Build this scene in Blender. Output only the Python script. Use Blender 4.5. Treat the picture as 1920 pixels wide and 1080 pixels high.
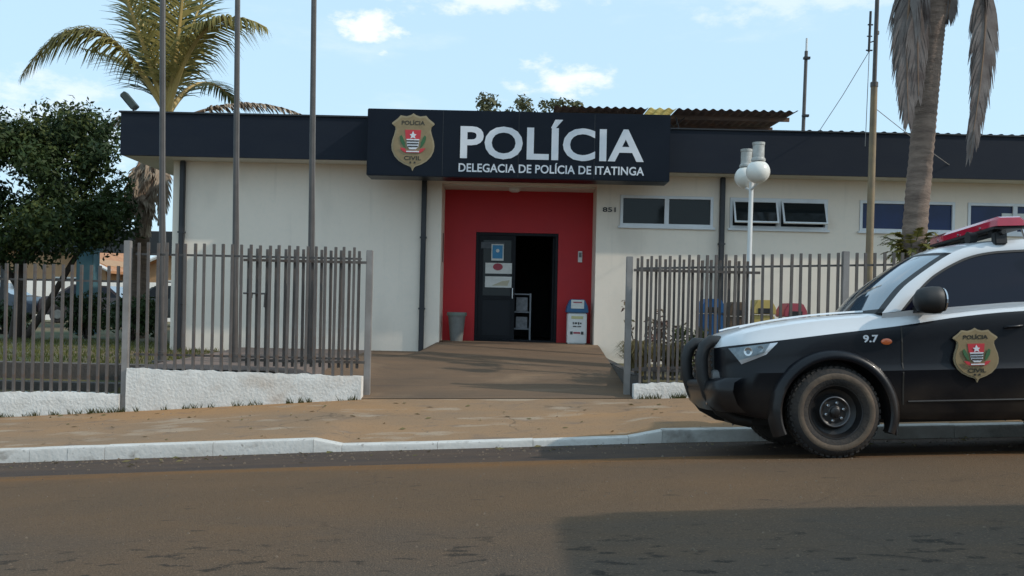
import bpy, bmesh, math, random
from mathutils import Vector, Matrix
R = math.radians
random.seed(7)
scene = bpy.context.scene
for o in list(bpy.data.objects): bpy.data.objects.remove(o)
COL = scene.collection

# ------------------------------------------------------------------ camera
cam = bpy.data.cameras.new('camera'); camo = bpy.data.objects.new('camera', cam); COL.objects.link(camo)
camo.location = (0, 0, 1.29); camo.rotation_euler = (R(90), -0.022, 0)
cam.lens = 33.75; cam.sensor_width = 36; cam.shift_y = 45/1920; cam.clip_end = 3000
scene.camera = camo
# ------------------------------------------------------------------ sky and sun
SUN_EL, SUN_ROT = R(36), math.atan2(.95, -.30)
world = bpy.data.worlds.new('World'); scene.world = world; world.use_nodes = True
def build_world():
    nt = world.node_tree; nt.nodes.clear(); N = nt.nodes.new; L = nt.links.new
    out = N('ShaderNodeOutputWorld'); bg = N('ShaderNodeBackground'); bg.inputs['Strength'].default_value = 0.12
    sky = N('ShaderNodeTexSky'); sky.sky_type = 'NISHITA'; sky.sun_disc = False
    sky.sun_elevation = SUN_EL; sky.sun_rotation = SUN_ROT; sky.air_density = 1.15; sky.dust_density = 2.2; sky.ozone_density = 1.2; sky.altitude = 500
    tc = N('ShaderNodeTexCoord')
    def noise(scale, detail, zs):
        m = N('ShaderNodeMapping'); m.inputs['Scale'].default_value = (1, 1, zs); L(tc.outputs['Generated'], m.inputs[0])
        n = N('ShaderNodeTexNoise'); n.inputs['Scale'].default_value = scale; n.inputs['Detail'].default_value = detail
        n.inputs['Roughness'].default_value = .62; L(m.outputs[0], n.inputs[0]); return n
    def ramp(src, a, b, top):
        r = N('ShaderNodeMapRange'); r.interpolation_type = 'SMOOTHSTEP'
        r.inputs['From Min'].default_value = a; r.inputs['From Max'].default_value = b; r.inputs['To Max'].default_value = top
        L(src, r.inputs['Value']); return r.outputs[0]
    puff = noise(26, 7, 2.0)
    total = ramp(noise(4, 8, 3.5).outputs[0], .50, .85, .5)
    # single small clouds: direction, angular size (wide, high), strength
    for (x, y, z, w, h, s) in ((-.155, 1, .293, .034, .022, .9), (.045, 1, .242, .06, .022, .75), (-.03, 1, .325, .11, .014, .6), (-.5, 1, .19, .12, .05, .45), (.28, 1, .34, .10, .03, .35)):
        sub = N('ShaderNodeVectorMath'); sub.operation = 'SUBTRACT'; sub.inputs[1].default_value = Vector((x, y, z)).normalized(); L(tc.outputs['Generated'], sub.inputs[0])
        sc = N('ShaderNodeVectorMath'); sc.operation = 'MULTIPLY'; sc.inputs[1].default_value = (1/w, .8/w, 1/h); L(sub.outputs[0], sc.inputs[0])
        ln = N('ShaderNodeVectorMath'); ln.operation = 'LENGTH'; L(sc.outputs[0], ln.inputs[0])
        m2 = N('ShaderNodeMath'); m2.operation = 'MULTIPLY_ADD'; m2.inputs[1].default_value = 3.2; L(puff.outputs[0], m2.inputs[0])
        neg = N('ShaderNodeMath'); neg.operation = 'MULTIPLY'; neg.inputs[1].default_value = -1; L(ln.outputs['Value'], neg.inputs[0]); L(neg.outputs[0], m2.inputs[2])
        v = ramp(m2.outputs[0], .55, 1.5, s)
        mx = N('ShaderNodeMath'); mx.operation = 'MAXIMUM'; L(total, mx.inputs[0]); L(v, mx.inputs[1]); total = mx.outputs[0]
    veil = N('ShaderNodeMix'); veil.data_type = 'RGBA'; veil.inputs['Factor'].default_value = .72; veil.inputs['B'].default_value = (5.0, 7.2, 8.9, 1); L(sky.outputs[0], veil.inputs['A'])
    mix = N('ShaderNodeMix'); mix.data_type = 'RGBA'; mix.inputs['B'].default_value = (8.4, 8.5, 8.7, 1)
    L(total, mix.inputs['Factor']); L(veil.outputs['Result'], mix.inputs['A']); L(mix.outputs['Result'], bg.inputs[0]); L(bg.outputs[0], out.inputs[0])
build_world()
sun = bpy.data.lights.new('sun', 'SUN'); suno = bpy.data.objects.new('sun', sun); COL.objects.link(suno)
sun.energy = 2.1; sun.angle = R(0.9); sun.color = (1, .92, .81)
d = Vector((math.sin(SUN_ROT)*math.cos(SUN_EL), math.cos(SUN_ROT)*math.cos(SUN_EL), math.sin(SUN_EL)))
suno.rotation_euler = d.to_track_quat('Z', 'Y').to_euler(); suno.location = (20, -6, 20)
vs = scene.view_settings; vs.view_transform = 'Standard'; vs.look = 'None'; vs.gamma = 1; vs.exposure = 0.2; vs.use_curve_mapping = False
scene.render.engine = 'CYCLES'

# ------------------------------------------------------------------ materials
MATS = {}
def mat(name, col, rough=.7, col2=None, scale=3, amount=1.0, bump=0, bscale=40, metal=0, coat=0, spec=.5, lo=.35, hi=.65, stretch=(1,1,1), detail=8, sss=0):
    if name in MATS: return MATS[name]
    m = bpy.data.materials.new(name); m.use_nodes = True; nt = m.node_tree; b = nt.nodes['Principled BSDF']
    b.inputs['Base Color'].default_value = (*col, 1); b.inputs['Roughness'].default_value = rough; b.inputs['Metallic'].default_value = metal
    b.inputs['Coat Weight'].default_value = coat; b.inputs['Coat Roughness'].default_value = .06; b.inputs['Specular IOR Level'].default_value = spec
    tc = nt.nodes.new('ShaderNodeTexCoord'); mp = nt.nodes.new('ShaderNodeMapping'); mp.inputs['Scale'].default_value = stretch
    nt.links.new(tc.outputs['Object'], mp.inputs[0])
    if col2:
        n = nt.nodes.new('ShaderNodeTexNoise'); n.inputs['Scale'].default_value = scale; n.inputs['Detail'].default_value = detail; n.inputs['Roughness'].default_value = .65
        nt.links.new(mp.outputs[0], n.inputs[0])
        r = nt.nodes.new('ShaderNodeMapRange'); r.inputs['From Min'].default_value = lo; r.inputs['From Max'].default_value = hi; r.inputs['To Max'].default_value = amount
        nt.links.new(n.outputs[0], r.inputs[0])
        x = nt.nodes.new('ShaderNodeMix'); x.data_type = 'RGBA'; x.inputs['A'].default_value = (*col, 1); x.inputs['B'].default_value = (*col2, 1)
        nt.links.new(r.outputs[0], x.inputs['Factor']); nt.links.new(x.outputs['Result'], b.inputs['Base Color'])
    if bump:
        n = nt.nodes.new('ShaderNodeTexNoise'); n.inputs['Scale'].default_value = bscale; n.inputs['Detail'].default_value = 5
        nt.links.new(mp.outputs[0], n.inputs[0])
        bp = nt.nodes.new('ShaderNodeBump'); bp.inputs['Strength'].default_value = bump; bp.inputs['Distance'].default_value = .02
        nt.links.new(n.outputs[0], bp.inputs['Height']); nt.links.new(bp.outputs[0], b.inputs['Normal'])
    MATS[name] = m; return m
def layer(m, col, scale, lo, hi, amount=1, stretch=(1,1,1), detail=6):
    """a second stain layer over the base colour"""
    nt = m.node_tree; b = nt.nodes['Principled BSDF']; src = b.inputs['Base Color'].links
    tc = nt.nodes.new('ShaderNodeTexCoord'); mp = nt.nodes.new('ShaderNodeMapping'); mp.inputs['Scale'].default_value = stretch; nt.links.new(tc.outputs['Object'], mp.inputs[0])
    mp.inputs['Location'].default_value = (scale, 3.1*lo, 1.7)
    n = nt.nodes.new('ShaderNodeTexNoise'); n.inputs['Scale'].default_value = scale; n.inputs['Detail'].default_value = detail; nt.links.new(mp.outputs[0], n.inputs[0])
    r = nt.nodes.new('ShaderNodeMapRange'); r.inputs['From Min'].default_value = lo; r.inputs['From Max'].default_value = hi; r.inputs['To Max'].default_value = amount; nt.links.new(n.outputs[0], r.inputs[0])
    x = nt.nodes.new('ShaderNodeMix'); x.data_type = 'RGBA'; x.inputs['B'].default_value = (*col, 1)
    if src: nt.links.new(src[0].from_socket, x.inputs['A'])
    else: x.inputs['A'].default_value = b.inputs['Base Color'].default_value
    nt.links.new(r.outputs[0], x.inputs['Factor']); nt.links.new(x.outputs['Result'], b.inputs['Base Color']); return m
def worn(m, col, axis, a, b, scale, lo, hi, amount, stretch=(1,1,1), detail=6):
    """wear that keeps to a band of the surface (object axis from a to b, both faded) broken up by noise"""
    layer(m, col, scale, lo, hi, amount, stretch, detail); nt = m.node_tree; b_ = nt.nodes['Principled BSDF']; x = b_.inputs['Base Color'].links[0].from_node; fac = x.inputs['Factor'].links[0].from_socket
    tc = nt.nodes.new('ShaderNodeTexCoord'); sp = nt.nodes.new('ShaderNodeSeparateXYZ'); nt.links.new(tc.outputs['Object'], sp.inputs[0])
    prev = fac
    for (p,q) in ((a[0],a[1]),(b[1],b[0])):
        r = nt.nodes.new('ShaderNodeMapRange'); r.interpolation_type = 'SMOOTHSTEP'; r.inputs['From Min'].default_value = p; r.inputs['From Max'].default_value = q
        nt.links.new(sp.outputs[axis], r.inputs[0]); mu = nt.nodes.new('ShaderNodeMath'); mu.operation = 'MULTIPLY'; nt.links.new(prev, mu.inputs[0]); nt.links.new(r.outputs[0], mu.inputs[1]); prev = mu.outputs[0]
    nt.links.new(prev, x.inputs['Factor']); return m
def cracks(m, col, scale, width, amount, stretch=(1,1,1)):
    nt = m.node_tree; b = nt.nodes['Principled BSDF']; src = b.inputs['Base Color'].links[0].from_socket
    tc = nt.nodes.new('ShaderNodeTexCoord'); n = nt.nodes.new('ShaderNodeTexNoise'); n.inputs['Scale'].default_value = 1.6; n.inputs['Detail'].default_value = 6; nt.links.new(tc.outputs['Object'], n.inputs[0])
    ad = nt.nodes.new('ShaderNodeVectorMath'); ad.operation = 'MULTIPLY_ADD'; ad.inputs[1].default_value = (.9,.9,.9); nt.links.new(n.outputs['Color'], ad.inputs[0]); nt.links.new(tc.outputs['Object'], ad.inputs[2])
    mp = nt.nodes.new('ShaderNodeMapping'); mp.inputs['Scale'].default_value = stretch; nt.links.new(ad.outputs[0], mp.inputs[0])
    v = nt.nodes.new('ShaderNodeTexVoronoi'); v.feature = 'DISTANCE_TO_EDGE'; v.inputs['Scale'].default_value = scale; nt.links.new(mp.outputs[0], v.inputs[0])
    r = nt.nodes.new('ShaderNodeMapRange'); r.inputs['From Min'].default_value = 0; r.inputs['From Max'].default_value = width; r.inputs['To Min'].default_value = amount; r.inputs['To Max'].default_value = 0; nt.links.new(v.outputs[0], r.inputs[0])
    g2 = nt.nodes.new('ShaderNodeTexNoise'); g2.inputs['Scale'].default_value = .7; nt.links.new(tc.outputs['Object'], g2.inputs[0]); r2 = nt.nodes.new('ShaderNodeMapRange'); r2.inputs['From Min'].default_value = .45; r2.inputs['From Max'].default_value = .6; nt.links.new(g2.outputs[0], r2.inputs[0])
    mu = nt.nodes.new('ShaderNodeMath'); mu.operation = 'MULTIPLY'; nt.links.new(r.outputs[0], mu.inputs[0]); nt.links.new(r2.outputs[0], mu.inputs[1])
    x = nt.nodes.new('ShaderNodeMix'); x.data_type = 'RGBA'; x.inputs['B'].default_value = (*col,1); nt.links.new(src, x.inputs['A']); nt.links.new(mu.outputs[0], x.inputs['Factor']); nt.links.new(x.outputs['Result'], b.inputs['Base Color']); return m
def leafmat(name, col, col2, scale=2.5, trans=.25, rough=.55):
    m = mat(name, col, rough, col2, scale, spec=.2); nt = m.node_tree; b = nt.nodes['Principled BSDF']; out = nt.nodes['Material Output']
    t = nt.nodes.new('ShaderNodeBsdfTranslucent'); s = nt.nodes.new('ShaderNodeMixShader'); s.inputs[0].default_value = trans
    nt.links.new(b.inputs['Base Color'].links[0].from_socket, t.inputs[0])
    nt.links.new(b.outputs[0], s.inputs[1]); nt.links.new(t.outputs[0], s.inputs[2]); nt.links.new(s.outputs[0], out.inputs[0]); return m

M_road = mat('asphalt_dusty', (.160,.098,.055), .9, (.128,.085,.053), .55, spec=.12, bump=.8, bscale=95)
layer(M_road, (.115,.083,.062), .22, .45, .65, .8, (.5,1.3,1))
worn(M_road, (.215,.105,.040), 'Y', (7.6,8.5), (8.95,9.2), .9, .40, .62, .8, (.35,1.5,1))
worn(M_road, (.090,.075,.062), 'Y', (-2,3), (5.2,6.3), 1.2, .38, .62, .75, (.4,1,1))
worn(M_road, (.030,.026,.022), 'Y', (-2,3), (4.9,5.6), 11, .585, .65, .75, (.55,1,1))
worn(M_road, (.05,.04,.03), 'Y', (4.8,5.6), (8.3,8.9), 10, .67, .71, .6, (.5,1,1))
layer(M_road, (.23,.155,.10), 75, .56, .68, .6); layer(M_road, (.055,.04,.03), 60, .58, .70, .6)
cracks(M_road, (.055,.042,.032), .55, .010, .35, (.6,1,1))
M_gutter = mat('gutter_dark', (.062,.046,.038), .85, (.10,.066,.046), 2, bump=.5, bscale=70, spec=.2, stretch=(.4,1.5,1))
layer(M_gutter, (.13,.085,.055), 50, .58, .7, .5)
M_walk = mat('sidewalk_dusty', (.32,.195,.108), .9, (.25,.172,.112), .9, spec=.12, bump=.3, bscale=50, stretch=(.6,1.2,1))
layer(M_walk, (.40,.215,.09), .5, .5, .70, .55, (.35,1.5,1)); layer(M_walk, (.17,.13,.105), 3.5, .58, .72, .6, (.7,1.4,1)); layer(M_walk, (.40,.32,.24), 2.1, .57, .66, .6, (.6,1.6,1)); layer(M_walk, (.12,.09,.07), 9, .66, .72, .6, (.6,1.2,1)); layer(M_walk, (.17,.115,.07), 50, .55, .68, .5); cracks(M_walk, (.10,.075,.055), .5, .010, .7)
M_ramp = mat('ramp_concrete', (.19,.122,.077), .9, (.135,.095,.066), 1.2, spec=.12, bump=.25, bscale=45, stretch=(.5,1.5,1))
layer(M_ramp, (.30,.20,.125), .8, .54, .72, .6); layer(M_ramp, (.11,.082,.066), 7, .55, .70, .6, (.10,2.6,1)); layer(M_ramp, (.25,.18,.125), 2, .60, .72, .5, (.5,1.6,1)); layer(M_ramp, (.10,.07,.05), 50, .56, .7, .45)
M_yard = mat('yard_pavement', (.21,.145,.115), .9, (.155,.115,.095), 1.4, bump=.3, bscale=40)
M_earth = mat('earth_grass', (.13,.10,.05), .95, (.06,.08,.025), .6, bump=.5, bscale=12)
layer(M_earth, (.20,.12,.06), .3, .5, .65, .7)
M_wall = mat('wall_paint', (.84,.735,.62), .8, (.79,.695,.585), .5, bump=.06, bscale=30)
layer(M_wall, (.58,.51,.43), 1.1, .56, .74, .45, (1,1,.5)); layer(M_wall, (.50,.45,.38), 7, .60, .80, .30, (1,1,.07)); layer(M_wall, (.68,.64,.56), 14, .5, .8, .25)
M_soffit = mat('soffit_paint', (.70,.67,.60), .8, (.62,.59,.52), 1)
M_red = mat('red_paint', (.50,.012,.016), .6, (.43,.012,.018), .9, bump=.05, bscale=30)
M_navy = mat('fascia_navy', (.010,.014,.024), .6, (.013,.017,.026), 1.2, spec=.2, stretch=(1,1,3), bump=.04, bscale=8)
M_sign = mat('sign_panel', (.005,.007,.014), .3, (.006,.009,.016), 1.5, spec=.15)
M_letter = mat('sign_letter', (.72,.73,.75), .45, (.66,.67,.70), 3)
M_black = mat('black_metal', (.014,.015,.018), .45, (.022,.022,.025), 4)
M_blackpipe = mat('black_pipe', (.018,.02,.024), .5, (.03,.03,.034), 3)
M_alu = mat('white_aluminium', (.70,.71,.72), .4, (.62,.63,.64), 3)
M_glass = mat('dark_glass', (.012,.015,.016), .06, spec=.25)
M_blueglass = mat('blue_film_glass', (.010,.026,.10), .08, (.010,.017,.05), .8, spec=.25)
M_fence = mat('fence_grey', (.14,.122,.112), .5, (.095,.08,.07), 2.5, metal=.1)
layer(M_fence, (.13,.075,.045), 9, .6, .75, .6)
M_fencel = mat('fence_post', (.30,.28,.265), .5, (.22,.20,.185), 2.5, metal=.1)
M_whitewash = mat('whitewash_roughcast', (.76,.73,.68), .9, (.68,.65,.60), 4, bump=.55, bscale=28)
layer(M_whitewash, (.40,.27,.17), 2.2, .58, .78, .6, (.8,1,1)); layer(M_whitewash, (.50,.45,.40), 9, .60, .74, .5)
M_kerbw = mat('kerb_whitewash', (.62,.59,.545), .85, (.54,.51,.465), 5, bump=.35, bscale=25)
layer(M_kerbw, (.22,.185,.155), 4, .57, .69, .75, (.8,1,1.6)); layer(M_kerbw, (.42,.38,.33), 1.2, .52, .68, .6, (1,1,2)); layer(M_kerbw, (.16,.13,.11), 18, .63, .72, .6)
M_kerbg = mat('kerb_concrete', (.55,.53,.49), .9, (.42,.39,.35), 4, bump=.4, bscale=25)
layer(M_kerbg, (.14,.115,.095), 3, .58, .72, .7)
M_pole = mat('flagpole_steel', (.075,.066,.062), .5, (.11,.098,.09), 3, metal=.2)
M_rust = mat('rusty_sheet', (.20,.125,.09), .8, (.11,.075,.06), 1.6, bump=.2)
layer(M_rust, (.30,.15,.08), 2.5, .55, .7, .7)

M_cement = mat('fibre_cement', (.10,.10,.105), .9, (.065,.065,.07), 2)
M_white = mat('white_plastic', (.74,.73,.70), .35, (.68,.67,.64), 3)
M_globe = mat('opal_globe', (.80,.77,.70), .25, (.74,.71,.64), 2)
M_grey = mat('grey_plastic', (.19,.195,.185), .5, (.14,.14,.13), 6)
M_paper = mat('paper', (.70,.70,.66), .8, (.60,.60,.56), 8)
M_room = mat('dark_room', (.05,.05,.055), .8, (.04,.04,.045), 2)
M_gold = mat('badge_gold', (.30,.22,.115), .5, (.24,.175,.09), 8, metal=.25)
M_goldrim = mat('badge_gold_rim', (.36,.285,.17), .45, (.30,.235,.14), 8, metal=.25)
M_bred = mat('badge_red', (.55,.03,.045), .5, (.48,.03,.04), 8)
M_bgreen = mat('badge_green', (.035,.13,.045), .6, (.03,.10,.04), 8)
M_bblack = mat('badge_black', (.02,.018,.014), .6)
M_mast = mat('mast_painted', (.30,.22,.12), .6, (.20,.15,.095), 4)
M_wire = mat('wire', (.28,.26,.24), .6)
M_paintb = mat('car_black_paint', (.004,.005,.008), .35, coat=.12, col2=(.006,.0065,.009), scale=2, spec=.25)
layer(M_paintb, (.03,.024,.02), 3, .66, .9, .3); worn(M_paintb, (.085,.062,.045), 'Z', (-.2,.0), (.42,.72), 2.2, .30, .72, .55, (1,1,1.6))
M_paintw = mat('car_white_paint', (.70,.71,.72), .3, (.66,.67,.68), 2, coat=.8)
M_trim = mat('black_trim', (.013,.013,.014), .55, (.02,.019,.018), 6)
M_tyre = mat('tyre_rubber', (.020,.018,.017), .85, (.085,.06,.042), 2.2, lo=.42, hi=.75, bump=.4, bscale=40)
M_dust = mat('tyre_dust', (.16,.115,.078), .9, (.06,.045,.035), 3, bump=.2)
M_rim = mat('steel_rim_black', (.016,.016,.018), .35, (.035,.03,.026), 5, metal=.3)
M_chrome = mat('chrome', (.62,.63,.65), .18, metal=.9)
M_lens = mat('headlamp_lens', (.42,.47,.50), .08, (.22,.26,.29), 7, coat=1, metal=.3)
M_cglass = mat('car_tinted_glass', (.008,.009,.018), .04, spec=.3)
M_wsglass = mat('windscreen_glass', (.05,.075,.10), .03, coat=1, spec=.8)
M_redlens = mat('red_beacon', (.52,.012,.045), .2, (.42,.01,.035), 5, coat=1)
M_orange = mat('orange_marker', (.65,.13,.03), .25, coat=1)
M_trunk = mat('palm_trunk', (.27,.195,.15), .9, (.13,.092,.072), 3, bump=.7, bscale=18, stretch=(1,1,5))
M_bark = mat('bark', (.055,.040,.030), .95, (.03,.022,.018), 6, bump=.6, bscale=20)
M_frond = leafmat('palm_frond', (.33,.26,.075), (.17,.155,.05), 1.3, .3)
M_frondd = leafmat('palm_frond_deep', (.075,.095,.042), (.13,.135,.05), 1.3, .25)
M_dead = leafmat('palm_dead', (.50,.41,.31), (.24,.17,.12), 2.5, .15, .8)
M_deadg = leafmat('palm_dead_grey', (.27,.235,.215), (.13,.10,.09), 2.5, .12, .8)
M_rachis = mat('rachis', (.46,.31,.09), .6, (.36,.25,.08), 2)
M_rachisd = mat('rachis_dead', (.24,.15,.09), .8, (.17,.11,.08), 2)
M_fibre = leafmat('translucent_sheet', (.75,.68,.42), (.55,.47,.25), 3, .75, .7)
M_leaf = leafmat('leaf_dark', (.024,.042,.018), (.050,.075,.022), .9, .2)
M_leaf2 = leafmat('leaf_mid', (.06,.085,.025), (.10,.11,.03), 1.2, .25)
M_leaf3 = leafmat('leaf_dry', (.22,.17,.08), (.12,.115,.045), 3, .25, .8)
M_leafp = leafmat('leaf_pink', (.25,.12,.12), (.13,.12,.05), 5, .25)
M_tile = mat('roof_tile', (.46,.22,.10), .85, (.34,.16,.08), 2)
M_ochre = mat('ochre_wall', (.42,.25,.13), .85, (.36,.22,.12), 2)
M_bwhite = mat('boundary_white', (.72,.70,.66), .85, (.62,.60,.56), .7)
M_teal = mat('teal_paint', (.035,.10,.13), .7, (.05,.12,.14), 2)
M_blue = mat('blue_plastic', (.022,.115,.25), .4, (.02,.09,.20), 4)
M_binblue = mat('bin_blue', (.03,.14,.34), .5, (.025,.11,.27), 4)
M_binyel = mat('bin_yellow', (.55,.40,.12), .5, (.45,.33,.10), 4)
M_binred = mat('bin_red', (.42,.07,.09), .5, (.34,.06,.08), 4)
M_binbrown = mat('bin_brown', (.13,.08,.045), .6, (.10,.06,.035), 4)
M_ink = mat('print_ink', (.05,.05,.05), .7)
M_inkred = mat('print_red', (.35,.06,.08), .7)
M_inkyel = mat('print_yellow', (.55,.50,.25), .7)
M_inkblue = mat('print_blue', (.03,.19,.38), .6, (.05,.26,.46), 9)
M_floodg = mat('flood_housing', (.035,.05,.045), .6, (.05,.065,.06), 5)
M_edgeshade = mat('planter_stone', (.075,.068,.062), .9, (.11,.09,.075), 4, bump=.4)  # shaded faces of the edgings, with dirt, painted as one dark tone

# ------------------------------------------------------------------ mesh building
def root_loc(p):
    while p is not None and p.parent is not None: p = p.parent
    return p
class MB:
    def __init__(s): s.v = []; s.f = []; s.m = []
    def add(s, vs, fs, mi=0):
        b = len(s.v); s.v += [tuple(v) for v in vs]; s.f += [tuple(b+i for i in f) for f in fs]; s.m += [mi]*len(fs); return s
    def box(s, x0, x1, y0, y1, z0, z1, mi=0):
        return s.add([(x0,y0,z0),(x1,y0,z0),(x1,y1,z0),(x0,y1,z0),(x0,y0,z1),(x1,y0,z1),(x1,y1,z1),(x0,y1,z1)],
                     [(0,3,2,1),(4,5,6,7),(0,1,5,4),(1,2,6,5),(2,3,7,6),(3,0,4,7)], mi)
    def obox(s, c, ax, ay, az, mi=0):
        c, ax, ay, az = Vector(c), Vector(ax), Vector(ay), Vector(az)
        vs = [c+ax*i+ay*j+az*k for k in (-1,1) for (i,j) in ((-1,-1),(1,-1),(1,1),(-1,1))]
        return s.add(vs, [(0,3,2,1),(4,5,6,7),(0,1,5,4),(1,2,6,5),(2,3,7,6),(3,0,4,7)], mi)
    def tube(s, pts, rad, n=8, mi=0, cap=True):
        pts = [Vector(p) for p in pts]
        if not hasattr(rad, '__len__'): rad = [rad]*len(pts)
        b = len(s.v); prev = None
        for i, p in enumerate(pts):
            t = (pts[min(i+1,len(pts)-1)]-pts[max(i-1,0)]).normalized()
            if prev is None:
                a = Vector((0,0,1)) if abs(t.z) < .9 else Vector((1,0,0)); u = t.cross(a).normalized()
            else: u = (prev - t*prev.dot(t)).normalized()
            prev = u; w = t.cross(u)
            for k in range(n):
                q = 2*math.pi*k/n; s.v.append(tuple(p+(u*math.cos(q)+w*math.sin(q))*rad[i]))
        for i in range(len(pts)-1):
            for k in range(n):
                k2 = (k+1) % n; s.f.append((b+i*n+k, b+i*n+k2, b+(i+1)*n+k2, b+(i+1)*n+k)); s.m.append(mi)
        if cap:
            s.f.append(tuple(b+k for k in reversed(range(n)))); s.m.append(mi)
            e = b+(len(pts)-1)*n; s.f.append(tuple(e+k for k in range(n))); s.m.append(mi)
        return s
    def lathe(s, c, axis, prof, n=24, mi=0, cap=True):
        """prof: (radius, height along axis)"""
        c = Vector(c); t = Vector(axis).normalized(); a = Vector((0,0,1)) if abs(t.z) < .9 else Vector((1,0,0)); u = t.cross(a).normalized(); w = t.cross(u); b = len(s.v)
        for r, h in prof:
            for k in range(n):
                q = 2*math.pi*k/n; s.v.append(tuple(c+t*h+(u*math.cos(q)+w*math.sin(q))*r))
        for i in range(len(prof)-1):
            for k in range(n):
                k2 = (k+1) % n; s.f.append((b+i*n+k, b+i*n+k2, b+(i+1)*n+k2, b+(i+1)*n+k)); s.m.append(mi)
        if not cap: return s
        s.f.append(tuple(b+k for k in reversed(range(n)))); s.m.append(mi)
        e = b+(len(prof)-1)*n; s.f.append(tuple(e+k for k in range(n))); s.m.append(mi); return s
    def prism(s, poly, y0, y1, mi=0):
        """poly of (x,z) pushed from y0 (front, towards -y) to y1"""
        n = len(poly); b = len(s.v)
        s.v += [(x,y0,z) for x,z in poly]+[(x,y1,z) for x,z in poly]
        s.f += [tuple(b+i for i in range(n)), tuple(b+n+i for i in reversed(range(n)))]+[(b+i, b+n+i, b+n+(i+1)%n, b+(i+1)%n) for i in range(n)]; s.m += [mi]*(n+2); return s
    def grid(s, rows, mi=0):
        b = len(s.v); nx = len(rows[0])
        for r in rows: s.v += [tuple(p) for p in r]
        for j in range(len(rows)-1):
            for i in range(nx-1):
                s.f.append((b+j*nx+i, b+j*nx+i+1, b+(j+1)*nx+i+1, b+(j+1)*nx+i)); s.m.append(mi)
        return s
    def build(s, name, mats, parent=None, smooth=None, bevel=0, local=False):
        me = bpy.data.meshes.new(name); off = Vector((0,0,0))
        if parent is not None and not local: off = root_loc(parent).location
        me.from_pydata([tuple(Vector(v)-off) for v in s.v], [], s.f)
        if not isinstance(mats, (list, tuple)): mats = [mats]
        for m in mats: me.materials.append(m)
        me.polygons.foreach_set('material_index', s.m)
        if bevel:
            bm = bmesh.new(); bm.from_mesh(me); bmesh.ops.remove_doubles(bm, verts=bm.verts, dist=1e-5)
            bmesh.ops.bevel(bm, geom=[e for e in bm.edges if len(e.link_faces) == 2 and e.calc_face_angle(0) > .5], offset=bevel, segments=2, affect='EDGES', clamp_overlap=True)
            bm.to_mesh(me); bm.free(); smooth = smooth or 40
        if smooth:
            me.polygons.foreach_set('use_smooth', [True]*len(me.polygons)); me.set_sharp_from_angle(angle=R(smooth))
        me.update()
        o = bpy.data.objects.new(name, me); COL.objects.link(o)
        if parent is not None: o.parent = parent
        return o
def tag(o, label=None, cat=None, group=None, kind=None):
    if label: o['label'] = label
    if cat: o['category'] = cat
    if group: o['group'] = group
    if kind: o['kind'] = kind
    return o
def thing(name, label, cat, loc=(0,0,0), group=None):
    o = bpy.data.objects.new(name, None); COL.objects.link(o); o.location = loc; o.empty_display_size = .2
    return tag(o, label, cat, group)
def share(name, src, parent, loc):
    """another object with the same mesh data"""
    o = bpy.data.objects.new(name, src.data); COL.objects.link(o); o.parent = parent; o.location = loc; return o
def copy_tree(o, parent=None):
    c = o.copy(); COL.objects.link(c); c.parent = parent
    for ch in list(o.children): copy_tree(ch, c)
    return c
def lerp(a, b, t): return a+(b-a)*t
def sstep(a, b, x):
    t = min(1, max(0, (x-a)/(b-a))); return t*t*(3-2*t)
def pw(pts, x):
    """piecewise linear with flat ends"""
    if x <= pts[0][0]: return pts[0][1]
    for (x0,y0),(x1,y1) in zip(pts, pts[1:]):
        if x <= x1: return lerp(y0, y1, (x-x0)/(x1-x0))
    return pts[-1][1]
def spl(pts, x):
    """monotone-ish Catmull interpolation"""
    if x <= pts[0][0]: return pts[0][1]
    if x >= pts[-1][0]: return pts[-1][1]
    for i in range(len(pts)-1):
        x0,y0 = pts[i]; x1,y1 = pts[i+1]
        if x <= x1:
            t = (x-x0)/(x1-x0); h = x1-x0
            m0 = (y1-pts[i-1][1])/(x1-pts[i-1][0]) if i > 0 else (y1-y0)/h
            m1 = (pts[i+2][1]-y0)/(pts[i+2][0]-x0) if i+2 < len(pts) else (y1-y0)/h
            return (2*t**3-3*t*t+1)*y0+(t**3-2*t*t+t)*h*m0+(-2*t**3+3*t*t)*y1+(t**3-t*t)*h*m1
def text_mesh(txt, x0, x1, z0, cap, y, name, m, parent, local=False, bold=.012, depth=.008, sy=None):
    """lettering as thin mesh facing -y, fitted from x0 to x1, cap height from baseline z0"""
    cu = bpy.data.curves.new('lettering', 'FONT'); cu.body = txt; cu.size = 1; cu.offset = bold; cu.extrude = 0; cu.resolution_u = 4; cu.space_character = 1.02
    o = bpy.data.objects.new('lettering', cu); COL.objects.link(o); bpy.context.view_layer.update()
    me = bpy.data.meshes.new_from_object(o.evaluated_get(bpy.context.evaluated_depsgraph_get()))
    bpy.data.objects.remove(o); bpy.data.curves.remove(cu)
    xs = [v.co.x for v in me.vertices]; a, b = min(xs), max(xs); capu = .729
    sx = (x1-x0)/(b-a); sz = cap/capu; off = Vector((0,0,0)) if local else root_loc(parent).location
    bm = bmesh.new(); bm.from_mesh(me)
    for v in bm.verts: v.co = Vector((x0+(v.co.x-a)*sx, 0, z0+v.co.y*sz))
    ext = bmesh.ops.extrude_face_region(bm, geom=bm.faces[:])
    for e in ext['geom']:
        if isinstance(e, bmesh.types.BMVert): e.co.y = depth
    for v in bm.verts: v.co += Vector((0, y-depth, 0))-off
    bmesh.ops.recalc_face_normals(bm, faces=bm.faces[:])
    bm.to_mesh(me); bm.free(); me.materials.clear(); me.materials.append(m); me.polygons.foreach_set('use_smooth',[False]*len(me.polygons)); me.update()
    ob = bpy.data.objects.new(name, me); COL.objects.link(ob); ob.parent = parent; return ob

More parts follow.
